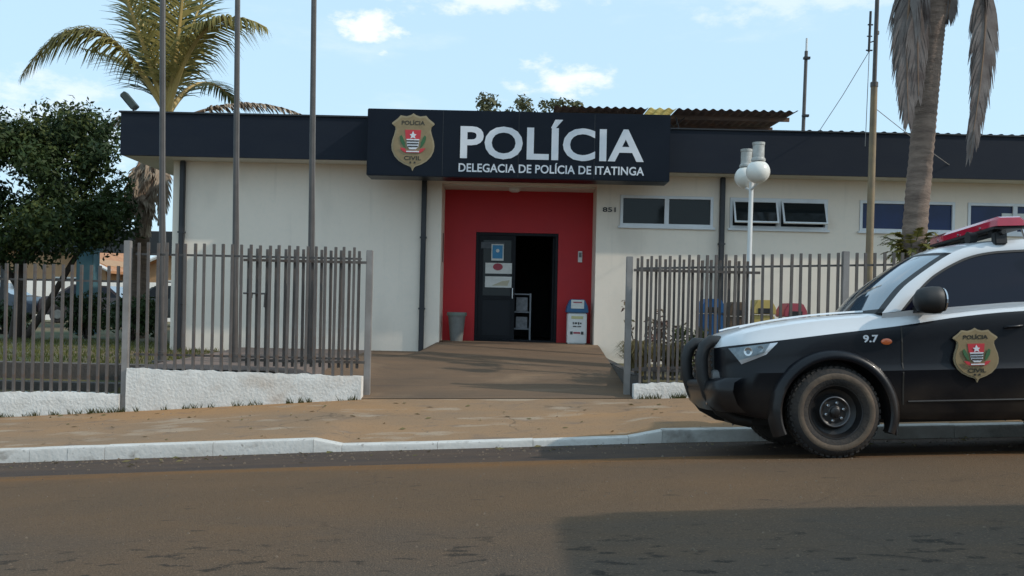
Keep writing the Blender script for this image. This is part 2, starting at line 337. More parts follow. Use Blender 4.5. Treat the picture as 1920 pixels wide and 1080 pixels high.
# ------------------------------------------------------------------ levels of the street
def g(x):   # foot of the kerb along the street
    return pw([(-30,-1.35),(-12,-.78),(-5.33,-.415),(-2.03,-.23),(.03,-.13),(1.6,-.05),(5.27,.095),(14,.42),(40,1.0)], x)
def road_h(x, y): return g(x)+pw([(-10,.12),(0,.19),(4,.205),(5.5,.2),(7,.16),(8.15,.11),(9.05,.02),(10.05,0)], y)
def kerb_h(x):   # height of kerb above its foot
    if x < -2.05: return .145
    if x < -1.75: return lerp(.145,.075,(x+2.05)/.3)
    if x < 1.25: return .075
    if x < 1.6: return lerp(.075,.135,(x-1.25)/.35)
    return .14
def fence_foot(x): return pw([(-30,-1.1),(-12,-.5),(-6.5,-.21),(-5,-.11),(-1.9,.12),(1.6,.2),(2.3,.23),(14,.7),(40,1.3)], x)
def walk_h(x, y):
    t = (y-10.2)/(12.45-10.2); return lerp(g(x)+kerb_h(x)-.012, fence_foot(x), t**.85 if t > 0 else 0)
def frange(a, b, n): return [a+(b-a)*i/(n-1) for i in range(n)]
XS = sorted(set([round(v,3) for v in frange(-30,30,61)+frange(-7,7,113)]))
def sheet(name, m, ys, h, xs=XS, smooth=60):
    mb = MB(); mb.grid([[(x,y,h(x,y)) for x in xs] for y in ys]); return tag(mb.build(name, m, smooth=smooth), kind='structure')
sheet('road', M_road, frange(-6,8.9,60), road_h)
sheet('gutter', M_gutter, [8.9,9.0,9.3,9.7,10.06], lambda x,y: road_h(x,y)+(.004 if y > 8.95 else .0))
sheet('sidewalk', M_walk, frange(10.19,12.46,14), walk_h)
def terrain(x, y):
    if y < 12.52: return g(max(-30,min(30,x)))-.5
    if -4.97 < x < 1.7 and y < 19: return -.25
    left = pw([(12.5,.06),(13.2,.10),(13.9,.40),(20,.50),(60,.55),(2000,.55)], y)
    right = pw([(12.5,.33),(13.5,.38),(20,.40),(60,.55),(2000,.55)], y)
    return lerp(left, right, sstep(-5.3,-4.9,x))
sheet('ground', M_earth, [-900,-100,-30,-6,12.51,12.53,13.2,13.4,13.9,15,20,26,35,60,120,300,900], terrain, xs=[-900,-300,-100,-40,-30,-20,-12,-8,-6,-5.3,-5.1,-4.99,-4.96,-3,0,1.66,1.72,3,8,20,30,100,300,900])
# courtyard: yard level left, ramp up to the door
def court(x, y):
    f0 = fence_foot(x)+.004; ramp = pw([(12.4,f0),(12.5,f0+.008),(17.25,.70),(17.62,.72),(20,.72)], y)
    t = min(1,max(0,(y-12.5)/4.4)); w = sstep(lerp(-3.2,-1.72,t),lerp(-1.95,-1.32,t),x); yard = pw([(12.4,.44),(17.6,.53)], y)
    return lerp(yard, ramp, w) if y < 17.58 or x > -1.3 else lerp(yard, .56, w)
sheet('entrance_ramp', M_ramp, frange(12.44,17.62,40), court, xs=frange(-2.6,1.585,28))
sheet('courtyard', M_yard, frange(12.56,17.62,30), lambda x,y: court(x,y)+.004 if x < -2.65 else court(x,y)-.004, xs=frange(-4.95,-2.58,18))
sheet('entrance_floor', M_ramp, [17.60,18.0,18.6], lambda x,y: .722, xs=[-1.33,0,1.51])

# kerb stones
kerb = MB(); kerb.grid([[(x,10.10,g(x)-.1) for x in XS],[(x,10.16,g(x)-.1) for x in XS]])
kerb = tag(kerb.build('kerb', M_kerbg), kind='structure')
def kerb_piece(x0, x1, m):
    mb = MB(); n = 4; rows = []
    j = [random.uniform(-.004,.004) for _ in range(4)]
    for i in range(n+1):
        x = lerp(x0+.002, x1-.002, i/n); b = g(x)-.12; t = g(x)+kerb_h(x)+lerp(j[0],j[1],i/n); f = 10.05+lerp(j[2],j[3],i/n)
        rows.append([(x,f,b),(x,f,t-.025),(x,f+.008,t-.007),(x,f+.028,t),(x,10.20,t),(x,10.20,b)])
    mb.grid(rows); mb.f.append(tuple(range(6))); mb.m.append(0); e = len(mb.v)-6; mb.f.append(tuple(e+k for k in reversed(range(6)))); mb.m.append(0)
    return mb.build('kerb_stone', m, kerb, smooth=35)
x = -12.0; 
for x1 in (-11,-10,-9.02,-8.0,-7.0,-6.05,-5.02,-4.62,-4.23,-3.10,-2.05,-1.75,-.75,.25,1.25,1.6): kerb_piece(x, x1, M_kerbw); x = x1
while x < 14: kerb_piece(x, x+1.02, M_kerbg); x += 1.02
# garden steps on the left, shade and dirt of their faces put into the colour
for i,(y,z0,z1) in enumerate(((13.0,.02,.20),(13.45,.15,.43))):
    mb = MB(); mb.box(-12,-5.02,y,y+.3,z0,z1)
    tag(mb.build('garden_kerb', M_edgeshade, bevel=.015), ['low dark stone edging just behind the lower fence','taller dark stone edging between lower edging and lawn'][i], 'edging', 'stone edgings of the lawn')

# ------------------------------------------------------------------ police station
YF = 17.6
st = thing('police_station', 'low white police station with dark navy roof band and red entrance', 'building', (0,YF,.3))
def pierced(x0, x1, z0, z1, y0, y1, holes):
    xs = sorted(set([x0,x1]+[h[0] for h in holes]+[h[1] for h in holes])); zs = sorted(set([z0,z1]+[h[2] for h in holes]+[h[3] for h in holes]))
    solid = lambda i,j: 0 <= i < len(xs)-1 and 0 <= j < len(zs)-1 and not any(h[0] <= (xs[i]+xs[i+1])/2 <= h[1] and h[2] <= (zs[j]+zs[j+1])/2 <= h[3] for h in holes)
    mb = MB()
    for i in range(len(xs)-1):
        for j in range(len(zs)-1):
            if not solid(i,j): continue
            a,b,c,e = xs[i],xs[i+1],zs[j],zs[j+1]
            mb.add([(a,y0,c),(b,y0,c),(b,y0,e),(a,y0,e)],[(0,1,2,3)]); mb.add([(a,y1,c),(b,y1,c),(b,y1,e),(a,y1,e)],[(3,2,1,0)])
            if not solid(i-1,j): mb.add([(a,y0,c),(a,y1,c),(a,y1,e),(a,y0,e)],[(3,2,1,0)])
            if not solid(i+1,j): mb.add([(b,y0,c),(b,y1,c),(b,y1,e),(b,y0,e)],[(0,1,2,3)])
            if not solid(i,j-1): mb.add([(a,y0,c),(b,y0,c),(b,y1,c),(a,y1,c)],[(3,2,1,0)])
            if not solid(i,j+1): mb.add([(a,y0,e),(b,y0,e),(b,y1,e),(a,y1,e)],[(0,1,2,3)])
    return mb
WIN = [(1.94,3.65,2.91,3.48),(3.95,5.75,2.91,3.48),(6.33,8.08,2.91,3.48),(8.31,10.05,2.91,3.48)]
front = pierced(-6.26, 13.2, .2, 3.93, YF, YF+.2, [(-1.33,1.51,.2,3.64)]+WIN).build('wall', M_wall, st)
mb = MB(); mb.box(-6.26,-6.06,YF+.2,27,.2,3.93); mb.build('side_wall', M_wall, st)
mb = MB(); mb.box(13.0,13.2,YF+.2,27,.2,3.93); mb.build('side_wall', M_wall, st)
mb = MB(); mb.box(-6.05,12.99,26.8,27,.2,3.93); mb.build('rear_wall', M_wall, st)
# entrance recess
mb = MB(); mb.box(-1.45,-1.33,YF+.2,18.4,.2,3.8); mb.build('recess_side', M_wall, st)
mb = MB(); mb.box(1.51,1.63,YF+.2,18.4,.2,3.8); mb.build('recess_side', M_wall, st)
mb = MB(); mb.box(-1.32,1.50,YF+.19,18.4,3.61,3.75); mb.build('recess_ceiling', M_soffit, st)
pierced(-1.33,1.51,.6,3.61,18.4,18.55,[(-.72,.86,.6,2.81)]).build('red_wall', M_red, st)
mb = MB(); mb.box(-1.37,-1.327,18.0,18.25,2.2,2.75); mb.build('wall_plaque', M_black, st)
mb = MB(); mb.lathe((.0,18.0,3.56),(0,0,1),[(.0,-.02),(.07,-.02),(.11,0),(.12,.05)],16); mb.build('ceiling_lamp', M_white, st, smooth=50)
# room behind the door
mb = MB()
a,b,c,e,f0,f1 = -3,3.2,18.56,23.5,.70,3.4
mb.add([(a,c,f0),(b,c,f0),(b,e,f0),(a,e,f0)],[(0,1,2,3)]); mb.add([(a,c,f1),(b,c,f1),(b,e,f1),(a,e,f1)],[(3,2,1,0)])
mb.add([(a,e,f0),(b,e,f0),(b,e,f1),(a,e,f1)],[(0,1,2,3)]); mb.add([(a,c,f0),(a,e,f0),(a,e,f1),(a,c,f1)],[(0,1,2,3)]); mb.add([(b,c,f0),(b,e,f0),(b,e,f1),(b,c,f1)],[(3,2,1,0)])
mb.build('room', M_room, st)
# door: fixed frame, left leaf with panes, right leaf swung in
def bar_frame(mb, x0, x1, z0, z1, y0, y1, w, mi=0):
    mb.box(x0,x0+w,y0,y1,z0,z1,mi); mb.box(x1-w,x1,y0,y1,z0,z1,mi); mb.box(x0+w,x1-w,y0,y1,z0,z0+w,mi); mb.box(x0+w,x1-w,y0,y1,z1-w,z1,mi)
dr = MB(); bar_frame(dr,-.715,.855,.705,2.805,18.41,18.50,.05); M_door = mat('door_black',(.010,.011,.014),.5,(.014,.015,.018),3,spec=.15); dr = dr.build('door', M_door, st)
mb = MB(); bar_frame(mb,-.66,.045,.76,2.75,18.43,18.48,.085); mb.box(-.575,-.04,18.432,18.478,1.52,1.60); mb.build('door_leaf', M_door, dr)
mb = MB(); mb.box(-.575,-.04,18.45,18.458,.845,1.52); mb.build('door_panel', mat('door_panel',(.012,.014,.018),.4,spec=.2), dr)
mb = MB(); mb.box(-.575,-.04,18.45,18.458,1.60,2.665); mb.build('glass_pane', M_glass, dr)
mb = MB(); mb.box(.76,.80,18.5,19.25,.76,2.75); mb.build('door_leaf', M_door, dr)
mb = MB(); mb.tube([(-.0,18.40,1.55),(-.0,18.40,1.75)],.014,8); mb.tube([(-.0,18.40,1.57),(0,18.44,1.57)],.008,6); mb.tube([(-.0,18.40,1.73),(0,18.44,1.73)],.008,6); mb.build('handle', M_chrome, dr, smooth=50)
# fascia, soffit, roof
mb = MB(); mb.box(-7.0,2.6,17.0,17.07,3.92,4.67); mb.build('fascia', M_navy, st)
mb = MB(); mb.box(2.603,14,17.003,17.07,3.83,4.585); mb.build('fascia', M_navy, st)
mb = MB(); mb.box(-7.0,-6.93,17.07,22,3.95,4.67); mb.build('fascia', M_navy, st)
mb = MB(); mb.box(-7.03,2.62,16.97,17.12,4.672,4.70); mb.build('fascia_cap', M_black, st)
mb = MB(); mb.box(2.625,14,16.973,17.12,4.587,4.61); mb.build('fascia_cap', M_black, st)
mb = MB(); mb.box(-6.995,2.6,17.075,YF+.3,3.925,3.948); mb.box(-6.995,-6.27,YF+.3,22,3.925,3.948); mb.build('soffit', M_soffit, st)
mb = MB(); mb.box(2.605,14,17.075,YF+.1,3.837,3.86); mb.build('soffit', M_soffit, st)
mb = MB(); mb.box(-6.9,14,17.1,27.5,4.30,4.36); mb.build('roof_slab', M_cement, st)
def wavy(x0, x1, y0, y1, z0, z1, pitch, amp, n=6):
    k = int((x1-x0)/pitch*n); mb = MB()
    mb.grid([[(lerp(x0,x1,i/k), y, z+amp*math.sin(2*math.pi*i/n)) for i in range(k+1)] for (y,z) in ((y0,z0),((y0+y1)/2,(z0+z1)/2),(y1,z1))])
    mb.grid([[(lerp(x0,x1,i/k), y, z-.008+amp*math.sin(2*math.pi*i/n)) for i in range(k+1)] for (y,z) in ((y0,z0),(y1,z1))]); return mb
wavy(5.2,14,17.16,23,4.645,4.95,.19,.022).build('roof_sheet', M_cement, st, smooth=60)
# down pipes
for px,y in ((-6.07,17.53),(-1.65,17.53),(3.80,17.53)):
    z1 = 3.92 if px < 3 else 3.83; mb = MB(); mb.box(px-.045,px+.045,y-.03,y+.062,.3,z1); p = mb.build('down_pipe', M_blackpipe, st, bevel=.012)
    for z in (1.3,2.6): c = MB(); c.box(px-.06,px+.06,y-.036,y+.066,z,z+.03); c.build('pipe_clamp', M_blackpipe, p)
# windows
for i,(x0,x1,z0,z1) in enumerate(WIN):
    w = MB(); bar_frame(w,x0+.004,x1-.004,z0+.004,z1-.004,YF-.015,YF+.09,.05); mid = (x0+x1)/2
    w.box(mid-.04,mid+.04,YF-.012,YF+.085,z0+.054,z1-.054); w = w.build('window', M_alu, st)
    s = MB(); s.box(x0-.03,x1+.03,YF-.045,YF-.002,z0-.035,z0+.002) ; s.build('sill', M_alu, w)
    gl = M_blueglass if i >= 2 else M_glass
    for a,b in ((x0+.054,mid-.04),(mid+.04,x1-.054)):
        if i == 1:      # tilted sashes pushed out at the bottom
            t = R(23); h = z1-z0-.12; oy = YF-.02; ot = z1-.06
            fr = MB(); dn = Vector((0,-math.sin(t),-math.cos(t))); nn = Vector((0,-math.cos(t),math.sin(t)))
            def ob(c, hx, hl): fr.obox(c, (hx,0,0), dn*hl, nn*.014)
            top = Vector(((a+b)/2,oy,ot)); W = (b-a)/2
            ob(top+dn*.015,W,.015); ob(top+dn*(h-.015),W,.015)
            for sx in (-1,1): fr.obox(top+dn*(h/2)+Vector((sx*(W-.015),0,0)), (.015,0,0), dn*(h/2-.031), nn*.014)
            sash = fr.build('sash', M_alu, w)
            q = MB(); q.obox(top+dn*(h/2), (W-.03,0,0), dn*(h/2-.03), nn*.004); q.build('pane', gl, w)
        else:
            q = MB(); q.box(a,b,YF+.03,YF+.036,z0+.054,z1-.054); q.build('pane', gl, w)
    if i == 1:
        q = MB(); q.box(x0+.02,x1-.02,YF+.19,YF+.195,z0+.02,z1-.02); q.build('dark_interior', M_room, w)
    if i == 3:
        q = MB(); q.box(8.95,9.45,YF+.022,YF+.028,3.14,3.30); q.build('paper_strip', M_paper, w)
text_mesh('851', 1.62, 1.86, 3.165, .085, YF-.004, 'house_number', M_ink, st, bold=.02)
# number plate, bell
o = MB(); o.box(1.24,1.32,18.36,18.398,2.27,2.48); o.box(1.25,1.31,18.352,18.36,2.36,2.46,1); tag(o.build('intercom', [M_white,M_grey], bevel=.008), 'small white intercom box on the red entrance wall', 'intercom')

# ------------------------------------------------------------------ police badge
SH = [(0,.70),(.06,.655),(.16,.625),(.30,.645),(.36,.575),(.49,.47),(.50,.44),(.425,.37),(.415,.30),(.445,.18),(.49,.04),(.505,-.08),(.49,-.20),(.43,-.33),(.33,-.44),(.20,-.52),(.07,-.57),(.035,-.60),(0,-.68)]
def badge(parent, cx, cz, y, w, h, local=False):
    sx, sz = w, h/1.38
    full = [(x,z) for x,z in SH]+[(-x,z) for x,z in reversed(SH[1:-1])]
    def sh(k, y0, y1, m, name, par):
        mb = MB(); mb.prism([(cx+x*sx*k, cz+z*sz*k) for x,z in full], y0, y1); return mb.build(name, m, par, local=local)
    sh1 = sh(1, y-.012, y, M_goldrim, 'badge', parent); sh(.93, y-.018, y-.0125, M_gold, 'badge_field', sh1)
    def poly(pts, m, name, dy=.0185):
        mb = MB(); mb.prism([(cx+x*sx, cz+z*sz) for x,z in pts], y-dy-.004, y-dy); return mb.build(name, m, sh1, local=local)
    poly([(-.19,.30),(.19,.30),(.17,.08),(.02,.03),(-.17,.08)], M_bred, 'crest_top')
    poly([(-.15,.08),(.15,.08),(.13,-.10),(.07,-.165),(-.07,-.165),(-.13,-.10)], M_letter, 'crest_field', .0235)
    for k in range(3): z = .035-k*.065; poly([(-.145+.012*k,z+.014),(.145-.012*k,z+.014),(.14-.012*k,z-.014),(-.14+.012*k,z-.014)], M_bblack, 'crest_stripe', .029)
    poly([(0,.27),(.03,.20),(.08,.19),(.04,.15),(.06,.09),(0,.12),(-.06,.09),(-.04,.15),(-.08,.19),(-.03,.20)], M_letter, 'star', .0235)
    for s in (-1,1):
        poly([(s*.17,-.14),(s*.22,-.10),(s*.29,.02),(s*.31,.14),(s*.27,.17),(s*.23,.10),(s*.19,.0)][::s], M_bgreen, 'leaf_branch', .024)
    poly([(-.30,-.13),(-.18,-.15),(-.16,-.20),(.16,-.20),(.18,-.15),(.30,-.13),(.24,-.21),(.17,-.25),(-.17,-.25),(-.24,-.21)], M_bred, 'ribbon', .0295)
    poly([(-.15,-.205),(.15,-.205),(.15,-.235),(-.15,-.235)], M_letter, 'motto_band', .034)
    text_mesh('POLÍCIA', cx-.27*sx, cx+.27*sx, cz+.42*sz, .10*sz, y-.0185, 'badge_lettering', M_bblack, sh1, local, .01, .004)
    text_mesh('CIVIL', cx-.20*sx, cx+.20*sx, cz-.42*sz, .10*sz, y-.0185, 'badge_lettering', M_bblack, sh1, local, .01, .004)
    for q in (-1,1): poly([(q*.05-.022,-.50),(q*.05+.022,-.50),(q*.05+.018,-.455),(q*.05-.018,-.455)], M_bblack, 'badge_mark')
    return sh1
sg = thing('police_sign', 'wide black sign board reading POLÍCIA with gold badge above the entrance', 'sign', (.05,16.5,3.58))
mb = MB(); mb.box(-2.55,2.65,16.46,16.99,3.58,4.73); panel = mb.build('sign_board', M_sign, sg, bevel=.012)
for xx in (-1.25,.05,1.35): j = MB(); j.box(xx-.004,xx+.004,16.456,16.4595,3.6,4.71); j.build('panel_joint', M_black, sg)
text_mesh('POLÍCIA', -.95, 2.20, 3.925, .55, 16.455, 'lettering', M_letter, sg, bold=.022, depth=.006)
text_mesh('DELEGACIA DE POLÍCIA DE ITATINGA', -.97, 2.21, 3.68, .145, 16.455, 'lettering', M_letter, sg, bold=.018, depth=.004)
badge(sg, -1.76, 4.155, 16.455, .73, .99)

# ------------------------------------------------------------------ entrance things
n = MB(); n.box(-.62,-.17,18.422,18.428,2.50,2.62); tag(n.build('notice', mat('grey_sheet',(.09,.10,.11),.6,(.06,.07,.08),9)), 'grey strip notice at the top of the entrance door', 'notice')
n = thing('notice', 'blue poster with white border on the entrance door glass', 'notice', (-.28,18.42,2.27))
mb = MB(); mb.box(-.42,-.185,18.420,18.424,2.27,2.585); mb.build('sheet', M_paper, n)
mb = MB(); mb.box(-.40,-.205,18.416,18.4195,2.31,2.565); mb.build('print', M_inkblue, n)
mb = MB(); mb.lathe((-.30,18.4155,2.46),(0,-1,0),[(.0,0),(.035,0),(.035,.001)],12); mb.build('print_figure', M_paper, n)
n = thing('notice', 'white sheet with dark red round stamp on the entrance door', 'notice', (-.28,18.42,2.02))
mb = MB(); mb.box(-.53,-.02,18.420,18.424,2.02,2.225); mb.build('sheet', M_paper, n)
mb = MB(); mb.lathe((-.29,18.4195,2.15),(0,-1,0),[(.0,0),(.095,0),(.095,.001)],20)
for v in range(len(mb.v)): x_,y_,z_ = mb.v[v]; mb.v[v] = (x_,y_,2.15+(z_-2.15)*.72)
mb.build('stamp', M_inkred, n)
n = thing('notice', 'plain white sheet below the stamped notice on the entrance door', 'notice', (-.28,18.42,1.76))
mb = MB(); mb.box(-.53,-.02,18.420,18.424,1.755,1.965); mb.build('sheet', M_paper, n)
mb = MB(); mb.prism([(-.40,1.79),(-.10,1.79),(-.06,1.90),(-.20,1.88)],18.4165,18.4195); mb.build('print', mat('beige_print',(.48,.44,.32),.8), n)
sf = thing('shelf_unit', 'pale shelf unit with papers standing inside the entrance', 'shelf', (.2,18.9,.70))
mb = MB(); mb.box(.34,.37,18.75,19.15,.71,1.66); mb.build('side_panel', mat('shelf_grey',(.22,.23,.25),.5), sf)
mb = MB(); mb.box(-.18,-.15,18.75,19.15,.71,1.66); mb.build('side_panel', MATS['shelf_grey'], sf)
for z in (.72,.95,1.28,1.63): mb = MB(); mb.box(-.149,.339,18.76,19.14,z,z+.025); mb.build('shelf_board', MATS['shelf_grey'], sf)
for z,zz in ((1.31,1.58),(.98,1.20)): mb = MB(); mb.box(.08,.30,18.78,18.80,z,zz); mb.build('leaflet', mat('leaflet',(.30,.30,.31),.7,(.15,.15,.16),9), sf)
# bucket bin
bk = thing('waste_bin', 'grey tapered plastic waste bin left of the entrance door', 'bin', (-1.03,17.95,.722))
mb = MB(); mb.lathe((-1.03,17.95,.724),(0,0,1),[(.115,0),(.155,.40),(.172,.52),(.172,.54),(.16,.54),(.15,.42),(.11,.02)],24); mb.build('bucket', M_grey, bk, smooth=40)
mb = MB(); mb.lathe((-1.03,17.95,1.20),(0,0,1),[(.165,0),(.185,.0),(.188,.055),(.175,.06),(.165,.055)],24); mb.build('rim', mat('rim_green',(.16,.19,.165),.5), bk, smooth=40)
# collection bin
cb = thing('collection_bin', 'white collection bin with blue lid right of the entrance door', 'bin', (1.21,17.95,.722))
mb = MB(); mb.box(1.03,1.39,17.78,18.12,.724,1.30); body = mb.build('bin_body', M_white, cb, bevel=.02)
mb = MB(); mb.prism([(1.0,1.30),(1.42,1.30),(1.40,1.42),(1.345,1.55),(1.075,1.55),(1.02,1.42)],17.75,18.15); lid = mb.build('lid', M_blue, cb, bevel=.015)
mb = MB(); mb.box(1.09,1.33,17.738,17.746,1.38,1.54); mb.build('lid_label', M_paper, lid)
mb = MB(); mb.box(1.13,1.29,17.733,17.7375,1.485,1.505); mb.build('print', M_inkred, lid)
mb = MB(); mb.box(1.10,1.32,17.772,17.777,1.19,1.24); mb.build('print', M_inkyel, body)
for (xa,xb,za,zb) in ((1.13,1.15,1.09,1.13),(1.165,1.21,1.095,1.125),(1.225,1.25,1.085,1.13),(1.262,1.29,1.095,1.12),(1.135,1.20,1.04,1.058),(1.215,1.285,1.04,1.056)): mb = MB(); mb.box(xa,xb,17.772,17.777,za,zb); mb.build('print', M_ink, body)
for xx in (1.085,1.285): mb = MB(); mb.box(xx,xx+.045,17.772,17.777,.90,.955); mb.build('print', M_ink, body)
mb = MB(); mb.box(1.145,1.27,17.772,17.777,.915,.945); mb.build('print', M_inkred, body)

# flood light on the roof corner
fl = thing('flood_light', 'tilted dark flood light on the left roof corner', 'light', (-6.9,17.25,4.70))
mb = MB(); mb.tube([(-6.86,17.2,4.69),(-6.86,17.2,4.80)],.02,8); mb.build('bracket', M_black, fl)
c = Vector((-6.93,17.2,4.92)); ax = Vector((.66,0,-.75)).normalized()
mb = MB(); mb.obox(c, ax*.17, Vector((0,1,0))*.09, ax.cross(Vector((0,1,0)))*.055); h_ = mb.build('housing', M_floodg, fl, bevel=.012)
mb = MB(); mb.obox(c+Vector((-.75,0,-.66))*.06, ax*.15, Vector((0,1,0))*.075, Vector((.75,0,.66))*.006); mb.build('lens', M_glass, fl)

# ------------------------------------------------------------------ fences and low walls
def roughwall(name, label, x0, x1, top, y0=12.42, y1=12.60, group=None):
    nx = max(8,int((x1-x0)/.06)); rows = []
    for j in range(9):
        rows.append([])
        for i in range(nx+1):
            x = lerp(x0,x1,i/nx); zt = top(x)+random.uniform(-.010,.010); zb = fence_foot(x)-.2
            rows[-1].append((x+random.uniform(-.006,.006) if 0 < i < nx else x, y0+random.uniform(-.0055,.0055)+(.012 if j == 8 else 0), lerp(zb,zt,j/8)))
    rows.append([(lerp(x0,x1,i/nx), y1, rows[8][i][2]-.004) for i in range(nx+1)]); rows.append([(lerp(x0,x1,i/nx), y1, rows[0][i][2]) for i in range(nx+1)])
    mb = MB(); mb.grid(rows); k = nx+1
    for i in (0,nx):
        ids = tuple(j*k+i for j in range(11)); mb.f.append(ids if i else ids[::-1]); mb.m.append(0)
    return tag(mb.build(name, M_whitewash, smooth=70), label, 'wall', group)
roughwall('low_wall', 'low whitewashed roughcast wall under the shorter left fence', -12, -5.06, lambda x: .115+.012*math.sin(x*3))
roughwall('low_wall', 'taller whitewashed roughcast wall under the left fence beside the gate', -4.975, -1.93, lambda x: .45-.012*(x+4.975)+.006*math.sin(x*9))
roughwall('low_wall', 'whitewashed roughcast wall under the right fence beside the ramp', 1.60, 13, lambda x: .395+.036*(x-1.6)+.006*math.sin(x*7))
def fence(name, label, x0, x1, y, zb, zt, rails, posts, group='steel picket fence panels', w=.0165, pitch=.1215, mp=M_fence, post_w=.042, ph=(0,0)):
    f = thing(name, label, 'fence', ((x0+x1)/2, y, zb((x0+x1)/2)), group); root = f.location; n = int((x1-x0)/pitch); pos = [p[0] for p in posts]; first = None
    H = zt(x0)-zb(x0)
    for i in range(n+1):
        x = x0+pitch*(i+.5)
        if x > x1-.03 or any(abs(x-p) < post_w+.03 for p in pos): continue
        if first is None:
            mb = MB(); mb.box(-w,w,-w,w,0,H); mb.box(-w+.001,w-.001,-w+.001,w-.001,H+.0005,H+.004); first = mb.build('picket', mp, f, local=True); o = first
        else: o = share('picket', first, f, (0,0,0))
        o.location = Vector((x+random.uniform(-.004,.004), y, zb(x)+random.uniform(-.006,.006)))-root; o.rotation_euler = (random.uniform(-.004,.004), random.uniform(-.005,.005), random.uniform(-.16,.10))
    for (dz, dy, hw) in rails:
        mb = MB(); za, zc = zt(x0)+dz, zt(x1)+dz
        mb.add([(x0,y+dy-hw,za-hw),(x1,y+dy-hw,zc-hw),(x1,y+dy+hw,zc-hw),(x0,y+dy+hw,za-hw),(x0,y+dy-hw,za+hw),(x1,y+dy-hw,zc+hw),(x1,y+dy+hw,zc+hw),(x0,y+dy+hw,za+hw)],
               [(0,3,2,1),(4,5,6,7),(0,1,5,4),(1,2,6,5),(2,3,7,6),(3,0,4,7)]); mb.build('rail', mp, f)
    for (px, b, t) in posts:
        mb = MB(); mb.box(px-post_w,px+post_w,y-post_w,y+post_w,b,t); mb.build('post', M_fencel, f, bevel=.006)
    return f
fence('fence', 'lower grey picket fence panel at the left on the short white wall', -12, -5.1, 12.51, lambda x: .08, lambda x: 1.775, [(-.2,.035,.013)], [(-8.5,.0,1.78)])
fence('fence', 'tall grey picket fence panel between the corner post and the gate', -4.93, -1.98, 12.51, lambda x: .40, lambda x: 2.085, [(-.145,.036,.013),(-1.455,.036,.013)], [(-5.02,-.16,2.11)])
fence('gate_leaf', 'grey picket gate leaf folded back behind the tall left fence', -3.56, -1.93, 12.72, lambda x: .50, lambda x: 2.05, [(-.15,-.034,.017),(-1.47,-.034,.017)], [(-1.90,.05,2.065)], 'folded gate leaves', ph=(0,0))
lt = MB(); lt.tube([(-3.55,12.66,1.46),(-3.25,12.66,1.46)],.012,8); lt.tube([(-3.43,12.66,1.46),(-3.43,12.64,1.40)],.010,8); lt.tube([(-3.26,12.66,1.46),(-3.26,12.64,1.28)],.012,8)
lt = lt.build('gate_latch', M_fence, [o for o in bpy.data.objects if o.name == 'gate_leaf'][0])
rz = lambda x: .385+.036*(x-1.6)
fence('fence', 'grey picket fence running right of the ramp behind the police truck', 1.62, 13, 12.51, lambda x: rz(x)-.03, lambda x: rz(x)+1.665, [(-.155,.036,.013),(-1.46,.036,.013)], [(4.33,.3,2.175),(7.13,.4,2.27),(9.93,.5,2.37)])
fence('gate_leaf', 'grey picket gate leaf folded back behind the fence right of the ramp', 1.60, 3.27, 12.74, lambda x: .43, lambda x: 2.03, [(-.15,-.034,.017),(-1.47,-.034,.017)], [(1.545,.1,2.06)], 'folded gate leaves')
# ramp side edging, the shade on it put into its dark colour
mb = MB(); mb.box(1.59,1.74,12.62,17.2,.0,.50); tag(mb.build('ramp_edging', M_edgeshade, bevel=.02), 'dark low stone edging along the right side of the ramp', 'edging')

# ------------------------------------------------------------------ poles
def flagpole(x, dx, label):
    f = thing('flagpole', label, 'flagpole', (x,14,.46), 'flagpoles in the courtyard')
    mb = MB(); mb.tube([(x,14,.46),(x+dx*.3,14,3.0),(x+dx,14,8.6)],[.05,.044,.034],12); mb.build('pole', M_pole, f, smooth=40)
    mb = MB(); mb.lathe((x,14,.44),(0,0,1),[(.14,0),(.14,.03),(.06,.035),(.058,.16),(.05,.165)],14); mb.build('base', M_pole, f, smooth=40)
    mb = MB(); mb.lathe((x+dx,14,8.6),(0,0,1),[(.0,0),(.05,.02),(.06,.06),(.04,.10),(.0,.12)],12); mb.build('finial', M_pole, f, smooth=50)
    mb = MB(); mb.tube([(x+.06,13.95,1.6),(x+.05+dx*.3,13.96,3.0),(x+dx+.04,13.96,8.5)],.004,5); mb.build('halyard', M_wire, f)
flagpole(-5.09,-.16,'dark flagpole beside the left corner of the station')
flagpole(-4.03,-.11,'dark flagpole between the other two flagpoles')
flagpole(-2.93,-.09,'dark flagpole closest to the gate, behind the folded leaf')
# globe lamp
lp = thing('globe_lamp', 'white post lamp with two opal globes and tall caps', 'street lamp', (3.35,13.6,.42))
mb = MB(); mb.tube([(3.33,13.6,.40),(3.35,13.6,3.20)],[.036,.032],14); mb.build('pole', M_white, lp, smooth=40)
mb = MB(); mb.lathe((3.33,13.6,.40),(0,0,1),[(.10,0),(.10,.03),(.05,.04),(.045,.2),(.036,.21)],14); mb.build('base', M_white, lp, smooth=40)
for gx,gy,gz,hh in ((3.37,13.32,3.31,.21),(3.34,13.88,3.31,.21)):
    mb = MB(); mb.tube([(3.35,13.6,3.10),((3.35+gx)/2,(13.6+gy)/2,3.12),(gx,gy,3.16)],.02,8); mb.build('arm', M_white, lp, smooth=40)
    mb = MB(); r = .165; mb.lathe((gx,gy,gz),(0,0,1),[(r*math.cos(R(a)),r*.98*math.sin(R(a))) for a in range(-88,66,11)],28); gl = mb.build('globe', M_globe, lp, smooth=60)
    mb = MB(); mb.lathe((gx,gy,gz+.145),(0,0,1),[(.095,0),(.10,.02),(.09,.045),(.080,.05),(.080,.05+hh-.04),(.086,.05+hh-.035),(.086,.05+hh)],20); mb.build('cap', mat('lamp_cap',(.52,.52,.49),.5,(.30,.29,.26),7), gl, smooth=40)
